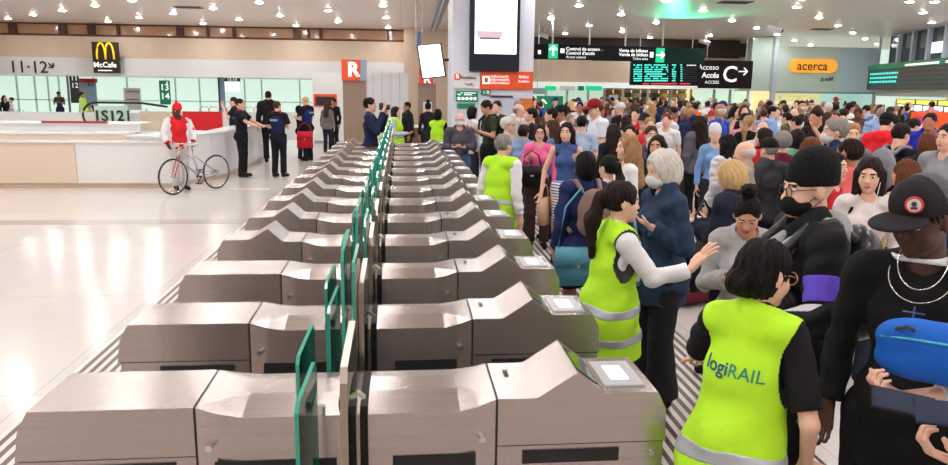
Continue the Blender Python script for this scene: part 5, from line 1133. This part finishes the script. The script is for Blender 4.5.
# --- left hall
def cop(px,py,Y,face,label,hc='dark',h='crop',vestc=(28,36,74),**k):
    B=person(px,py,Y,label,face=face,h=h,hc=hc,tone='light',top=('tee',(22,22,30),{'off':.022}),bot=('trousers',(20,21,28)),res=.0105,w=1.06,**k)
    link('shoulder_patch',mesh_sdf('shoulder_patch',[C((sx*.09,-.01,1.475),(sx*.17,-.01,1.455),.048,k=.03,fr=B.fU) for sx in(-1,1)],.0105),mc((196,30,52)),B.root)
    link('duty_vest',mesh_sdf('duty_vest',[p.off(.034) for p in B.T[1:3]],.0105,cuts=[hem_cut(B,1.02),top_cut(B,1.42)]),mc(vestc),B.root)
    link('belt',mesh_sdf('belt',[El((0,0,.99),(.190,.140,.05),k=.03)]+[El((sx*.17,.03,.95),(.03,.04,.06),k=.02) for sx in(-1,1)],.0105),mc((14,14,16)),B.root)
    bm=bmesh.new(); bbox(bm,-.10,.10,-.168,-.160,1.30,1.345); fin('back_lettering_patch',bm,mc((150,160,190)),B.root)
    return B
cop(240,98,16.9,96,'police officer with dark hair and arm stretched out, leaning at white counter',armR=((.03,.20,-.18),(.0,.40,-.26)),armL=((.03,.20,-.18),(.0,.40,-.26)),vestc=(24,24,30))
cop(233,96.5,19.6,262,'police officer raising a camera, behind the officer at the counter',armL='face',armR='face',vestc=(24,24,30))
person(268,90.5,20.2,'tall man in black suit seen from behind among the police',face=350,h='crop',hc='dark',top=('coat',(22,22,28)),bot=('trousers',(18,18,22)),res=.0105,w=1.05)
cop(277,100.5,16.9,25,'police officer with short fair brown hair, back turned, weight on one leg',hc='brown',armR='crossed',armL='crossed',stance=.03)
cop(305,96,20.6,300,'police officer with close cropped pale hair in blue vest',hc='blonde',armL='hold',armR='hold',hpitch=14,vestc=(30,44,104))
person(299,105,21.2,'person dressed all in black beside the pale haired officer',face=80,h='bob',hc='black',female=True,top=('shirt',(18,18,22)),bot=('trousers',(18,18,22)))
handbag(tuple(atY(305,140,20.3)),0,(204,28,46),'bright red bag hanging beside the pale haired officer',.42,.42,.14,.25)
person(327,102.5,23.2,'woman in grey patterned jacket seen from behind',face=20,h='long',hc='brown',female=True,top=('coat',mat('patterned_grey',srgb(120,112,110),.9,var=.7,vscale=22),{'hem':.84}),bot=('trousers',(36,36,50)))
person(333.5,98,23.8,'bearded man in dark top facing woman in patterned jacket',face=215,h='short',hc='black',tone='tan',top=('shirt',(24,24,32)),bot=('trousers',(30,30,38)))
B=person(176,103.5,14.75,'man in red woollen hat, red jacket and white sleeves beside bicycle',face=150,hyaw=-55,tone='dark',h='beanie',hatc=(228,34,44),hc='black',top=('jacket',(214,36,44)),bot=('trousers',(196,190,190)),shoe=(34,32,36),armR=((.10,.02,-.26),(.06,.14,-.44)),armL=((.10,.02,-.26),(.05,.16,-.42)),res=.0095,w=1.05)
for sx in(-1,1): link('white_sleeve',mesh_sdf('white_sleeve',B.armp(sx,off=.036,end=.93,flat=True,k=.03)+[C((sx*.14,-.02,1.42),(sx*.14,-.02,1.0),.075,k=.04,fr=B.fU)],.0105),mc((222,222,226)),B.root)
link('hat_pompom',mesh_sdf('hat_pompom',[El((0,-.01,1.815),(.03,.03,.028),fr=B.fH)],.008),mc((228,34,44)),B.root)
B=person(370,97,13.2,'photographer in navy jumper holding a camera to his face behind gates',face=95,h='short',hc='black',tone='light',top=('shirt',(30,36,66),{'off':.02}),bot=('trousers',(30,32,44)),armR=((.08,.14,-.22),(-.09,.23,.10)),armL=((.08,.16,-.20),(-.09,.26,.08)),res=.0095,w=1.05)
def camera_thing():
    q=wl(B,(0,.19,1.60)); t=empty('photo_camera',tuple(q),B.root.rotation_euler.z,'black camera with long lens held by man in navy jumper','camera')
    bm=bmesh.new(); bbox(bm,-.07,.07,-.035,.035,-.05,.05); fin('camera_body',bm,black_pl,t,bevel=.012)
    bm=bmesh.new(); tube(bm,[(0,.03,0),(0,.15,0)],.040,16,r2=.046); fin('lens',bm,black_pl,t,smooth=True); bm=bmesh.new(); bbox(bm,-.03,.03,-.03,.03,.045,.075); fin('viewfinder',bm,black_pl,t,bevel=.006)
camera_thing()
B=person(396,106,15.6,'woman with glasses in hi-vis vest over grey shirt, near brown desk',face=110,h='bob',hc='dark',female=True,tone='light',top=('shirt',(190,190,206)),vst=.76,armR='hold',armL='hold'); 
person(407,101.5,18.4,'man in black suit behind hi-vis woman with glasses',face=250,h='crop',hc='black',tone='tan',top=('coat',(22,22,26)),bot=('trousers',(18,18,22)))
B=person(384,110,17.5,'person in hi-vis vest partly hidden behind the photographer',face=120,h='short',hc='brown',female=True,top=('shirt',(180,180,190)),vst=.76)
B=person(438,108.5,14.7,'person with dark bob in hi-vis vest over black sweater, back turned',face=20,h='bob',hc='black',female=True,top=('shirt',(24,24,30)),vst=.76)
B=person(428,100.5,18.5,'person with hair bun in dark clothes behind the hi-vis back',face=0,h='bun',hc='black',female=True,top=('shirt',(40,34,34)))
# far left
person(58,91,35.6,'man in dark sports top and shorts standing looking at phone',face=185,h='crop',hc='black',tone='tan',top=('tee',(60,62,72)),bot=('shorts',(40,46,84)),armL='phone',armR='phone',hpitch=15)
person(82,91.5,31,'worker in hi-vis vest seen behind escalator',face=90,h='short',hc='black',tone='tan',top=('shirt',(190,200,170)),vst=.8)
person(4,95,31,'person in black clothes at far left edge',face=120,h='long',hc='dark',female=True,top=('shirt',(24,22,26)),bot=('trousers',(20,20,26)))
person(11,97,30,'person in white t-shirt and black shorts at far left',face=240,h='crop',hc='black',top=('tee',(224,224,228)),bot=('shorts',(22,22,28)))
person(92,108,24,'child in dark t-shirt beside escalator handrail',face=200,h='bob',hc='dark',fixh=1.35,female=True,top=('tee',(36,34,50)))
def stroller():
    p=atY(21,118,29.5); t=empty('suitcase',(p[0],29.5,0),0,'red suitcase standing by people at far left','suitcase')
    box('shell',-.22,.22,-.14,.14,.06,.70,mc((214,34,50),.4),t,bevel=.04); 
    for sx in(-1,1): 
        bm=bmesh.new(); disc(bm,(sx*.17,.04),.04,-.13,-.09,12); fin('wheel',bm,black_pl,t)
    bm=bmesh.new(); tube(bm,[(-.1,0,.68),(-.1,0,1.0),(.1,0,1.0),(.1,0,.68)],.012,6); fin('handle',bm,black_pl,t)
stroller()
# --- bicycle
def bicycle():
    a=atZ(177,194.5,0); b=atZ(215,189,0); pf=Vector((a[0],a[1],0)); pr_=Vector((b[0],b[1],0)); d=pr_-pf; ang=math.atan2(d.y,d.x); Lw=1.03; R=.335; k=d.length/Lw
    t=empty('bicycle',pf,ang,'silver city bicycle with thin black tyres leaning beside man in red hat','bicycle'); s=1.0; t.location=pf+d*(1-1/k)*.5
    fm=mat('bike_silver',srgb(176,176,184),.3,metal=.6)
    for x in (0,Lw):
        bm=bmesh.new(); ring(bm,(x,0,R),R-.014,.015,(0,1,0),40,8); w=fin('wheel',bm,mat('tyre_black',srgb(40,38,40),.7),t,smooth=True)
        bm=bmesh.new(); ring(bm,(x,0,R),R-.034,.008,(0,1,0),40,6); fin('rim',bm,chrome,w,smooth=True)
        bm=bmesh.new()
        for i in range(18):
            q=2*math.pi*i/18; tube(bm,[(x+.015*math.cos(q),(-1)**i*.02,R+.015*math.sin(q)),(x+(R-.035)*math.cos(q+.1),0,R+(R-.035)*math.sin(q+.1))],.0015,4,cap=False)
        fin('spokes',bm,chrome,w); bm=bmesh.new(); tube(bm,[(x,-.05,R),(x,.05,R)],.022,10); fin('hub',bm,chrome,w)
    bb_=(Lw-.43,0,.28); st=(Lw-.55,0,.74); hd=(.17,0,.80); hd2=(.14,0,.68)
    bm=bmesh.new()
    for u,v,r in ((bb_,st,.015),(hd2,bb_,.016),(hd,(st[0]+.02,0,st[2]-.12),.012),(hd,hd2,.018)): tube(bm,[u,v],r,8)
    for sy in(-.04,.04): tube(bm,[bb_,(Lw,sy,R)],.009,6); tube(bm,[(st[0],0,st[2]-.04),(Lw,sy,R)],.008,6)
    fin('frame',bm,fm,t,smooth=True)
    bm=bmesh.new()
    for sy in(-.04,.04): tube(bm,[(hd2[0],sy,hd2[2]),(.05,sy,R+.12),(0,sy,R)],.010,6)
    tube(bm,[(hd2[0],-.045,hd2[2]),(hd2[0],.045,hd2[2])],.012,6); fin('fork',bm,mat('bike_red',srgb(190,40,60),.35),t,smooth=True)
    bm=bmesh.new(); tube(bm,[(hd[0],0,hd[2]),(hd[0]+.0,0,.93)],.012,8); tube(bm,[(hd[0]+.12,-.28,.95),(hd[0]+.0,-.12,.94),(hd[0]-.02,0,.93),(hd[0]+.0,.12,.94),(hd[0]+.12,.28,.95)],.012,8); fin('handlebar',bm,chrome,t,smooth=True)
    me=mesh_sdf('saddle',[El((st[0]-.02,0,.90),(.13,.055,.03),k=.02),El((st[0]+.06,0,.90),(.06,.085,.032),k=.03)],.008); link('saddle',me,mat('saddle_grey',srgb(200,200,206),.5),t)
    bm=bmesh.new(); tube(bm,[st,(st[0]-.02,0,.88)],.012,8); fin('seat_post',bm,chrome,t)
    bm=bmesh.new(); ring(bm,(bb_[0],-.05,bb_[2]),.085,.007,(0,1,0),28,6); tube(bm,[(bb_[0],-.07,bb_[2]),(bb_[0]-.12,-.08,bb_[2]-.11)],.010,6); tube(bm,[(bb_[0],.07,bb_[2]),(bb_[0]+.12,.08,bb_[2]+.11)],.010,6); tube(bm,[(bb_[0],-.07,bb_[2]),(bb_[0],.07,bb_[2])],.018,8); fin('crankset',bm,black_pl,t)
    for sx in(-1,1): bm=bmesh.new(); bbox(bm,bb_[0]+sx*.12-.045,bb_[0]+sx*.12+.045,sx*.08 if sx>0 else -.17,.17 if sx>0 else -.08,bb_[2]+sx*.11-.01,bb_[2]+sx*.11+.01); fin('pedal',bm,black_pl,t)
    bm=bmesh.new(); tube(bm,[(bb_[0],-.05,bb_[2]+.085),(Lw,-.05,R+.035)],.004,5); tube(bm,[(bb_[0],-.05,bb_[2]-.085),(Lw,-.05,R-.035)],.004,5); fin('chain',bm,black_pl,t)
bicycle()
# floor luggage
def duffel(px,py,c,label,rz=0,s=1.):
    p=atZ(px,py,0); t=empty('holdall_bag',(p[0],p[1],0),rz,label,'bag',None,s); m=mc(c,.6)
    link('bag_body',mesh_sdf('bag_body',[C((-.20,0,.17),(.20,0,.17),.15,k=.05),El((0,0,.13),(.30,.16,.125),k=.05)],.012,cuts=[lambda P:.004-P[:,2]],noise=wrinkle(.006,6)),m,t)
    bm=bmesh.new()
    for sy in(-.07,.07): tube(bm,[(-.12,sy,.28),(-.09,sy,.40),(.09,sy,.40),(.12,sy,.28)],.010,6)
    fin('handles',bm,black_pl,t,smooth=True)
duffel(690,303,(110,26,46),'maroon holdall bag on floor beside dark coated travellers',.4,1.0); duffel(640,318,(44,36,34),'dark brown bag on floor behind raised hand',.9,.8)
# --- standing crowd behind: prototypes, then copies
random.seed(21)
PROTO=[]
specs=[dict(h='short',hc='dark'),dict(h='crop',hc='dark',w=1.08),dict(h='cap',hc='dark',w=1.05),dict(h='long',hc='dark',female=True),dict(h='bob',hc='dark',female=True),dict(h='wavy',hc='dark',female=True),dict(h='pony',hc='dark',female=True),dict(h='balding',hc='grey',w=1.1,belly=.03),dict(h='bun',hc='dark',female=True),dict(h='short',hc='dark',hpitch=20,armR='phone',armL='phone')]
kinds=['tee','jacket','tee','shirt','coat','tee','shirt','shirt','jacket','hoodie']
for i,s in enumerate(specs):
    h=s.pop('h'); hc=s.pop('hc'); B=Body(res=.016,**s); rt=empty('person',(0,0,0),0,'x','person'); B.root=rt; B.S=1
    parts=[]
    parts.append(link('body',B.mesh_body(),skin('light'),rt))
    if h=='cap':
        me=mesh_sdf('cap',[El((0,-.010,1.672),(.092,.112,.115),k=.02,fr=B.fH),El((0,.12,1.672),(.08,.08,.018),k=.02,fr=B.fH)],.012,cuts=[lambda P:1.660-B.fH.inv(P)[:,2]]); parts.append(link('cap',me,mc((30,30,36)),rt))
    else: parts.append(link('hair',hair(B,h,.014),hairm(hc),rt))
    parts.append(link(kinds[i] if kinds[i]!='tee' else 't_shirt',garment(B,kinds[i],seed=i),mc((90,90,100)),rt))
    parts.append(link('trousers',trousers(B,seed=i),mc((40,44,60)),rt))
    PROTO.append((rt,h,kinds[i],bool(s.get('female'))))
TOPC=[('black',(26,24,28),10),('white',(224,222,224),7),('navy',(32,40,78),6),('grey',(120,118,126),5),('red',(190,40,52),4),('pale blue',(140,170,214),4),('beige',(196,172,146),3),('maroon',(112,32,50),3),('blue',(40,80,176),3),('olive',(100,98,66),2),('pink',(222,140,160),2),('brown',(104,74,60),2),('dark green',(36,84,62),1),('orange',(226,110,50),1)]
HAIRC=[('black',4),('dark',6),('brown',4),('fair',2),('blonde',1),('grey',2),('auburn',1),('white',1)]
HN={'black':'black','dark':'dark brown','brown':'brown','fair':'fair','blonde':'blonde','grey':'grey','auburn':'auburn','white':'white'}
STY={'short':'short %s hair','crop':'cropped %s hair','cap':'a cap','long':'long %s hair','bob':'bobbed %s hair','wavy':'wavy %s hair','pony':'%s ponytail','balding':'thinning %s hair','bun':'%s hair bun'}
GN={'tee':'t-shirt','jacket':'jacket','shirt':'shirt','coat':'coat','hoodie':'hoodie'}
def pick(l,wi): 
    tot=sum(x[wi] for x in l); r=random.uniform(0,tot)
    for x in l:
        r-=x[wi]
        if r<=0: return x
    return l[-1]
placed=[(o.location.x,o.location.y) for o in bpy.data.objects if o.get('category')=='person' and o.get('label')!='x']
def zone(X,Y):
    px=474+742*(X/Y-.0983)
    near='mid crowd' if Y<15 else 'rear crowd' if Y<22 else 'far back'
    place='below hanging sign' if px<628 else 'below departures board' if px<698 else 'below access sign' if px<755 else 'before glass kiosk' if px<872 else 'near right shops'
    return near,place
used={}
cand=[]; tries=0
while tries<9000 and len(cand)<190:
    tries+=1; Y=random.choice([random.uniform(8.5,16),random.uniform(12,24),random.uniform(18,31.5)]); px=random.uniform(478 if Y>13 else 515,972)
    X=(px-474)/742*Y+.0983*Y*1.0
    if WY-.7<Y<WY+2.2 and x0w-.4<X<x1w+.4: continue
    if X>27 or (Y<13.6 and Y>10.6 and X>6.4): continue
    if Y<12 and X<2.2: continue
    if px>870 and Y>22: continue
    if Y<9.6 and px<700: continue
    if Y<10.5 and px>780: continue
    if all((X-a)**2+(Y-b)**2>(.30 if Y<14 else .36) for a,b in placed): placed.append((X,Y)); cand.append((X,Y))
for i,(X,Y) in enumerate(cand):
    rt,h,kd,fem=random.choice(PROTO); r=rt.copy(); COL.objects.link(r); tc_=pick(TOPC,2); hcc=pick(HAIRC,1)[0]
    if h=='balding': hcc=random.choice(['grey','white'])
    tone=random.choice(['light','light','light','mid','tan','brown'])
    bc=random.choice([(40,44,60),(30,30,36),(70,90,130),(150,140,130),(56,50,50),(24,24,30)])
    for ch in rt.children:
        c=ch.copy(); COL.objects.link(c); c.parent=r; nm=ch.name.split('.')[0]
        m=skin(tone) if nm=='body' else hairm(hcc) if nm=='hair' else mc(random.choice([(24,24,28),(180,40,50),(210,210,215),(40,50,90)])) if nm=='cap' else mc(bc) if nm=='trousers' else mc(tc_[1])
        c.material_slots[0].link='OBJECT'; c.material_slots[0].material=m
    r.location=(X,Y,0); r.rotation_euler=(0,0,RD(random.choice([random.uniform(120,240),random.uniform(-50,50),random.uniform(0,360)]))); hh=random.gauss(1.63 if fem else 1.72,.05)
    if Y<12: hh=min(hh,1.66)
    s=hh/1.765; r.scale=(s,s,s)
    near,place=zone(X,Y); st=STY[h]%HN[hcc] if '%s' in STY[h] else STY[h]
    l='person with %s in %s %s, %s %s'%(st,tc_[0],GN[kd],near,place); l=l.replace('a grey hair bun','grey hair bun')
    setp(r,l,'person','travellers standing in the crowd'); used[l]=used.get(l,0)+1
for rt,*_ in PROTO:
    for ch in list(rt.children): bpy.data.objects.remove(ch)
    bpy.data.objects.remove(rt)
print('crowd',len(cand),'dups',[k for k,v in used.items() if v>1])
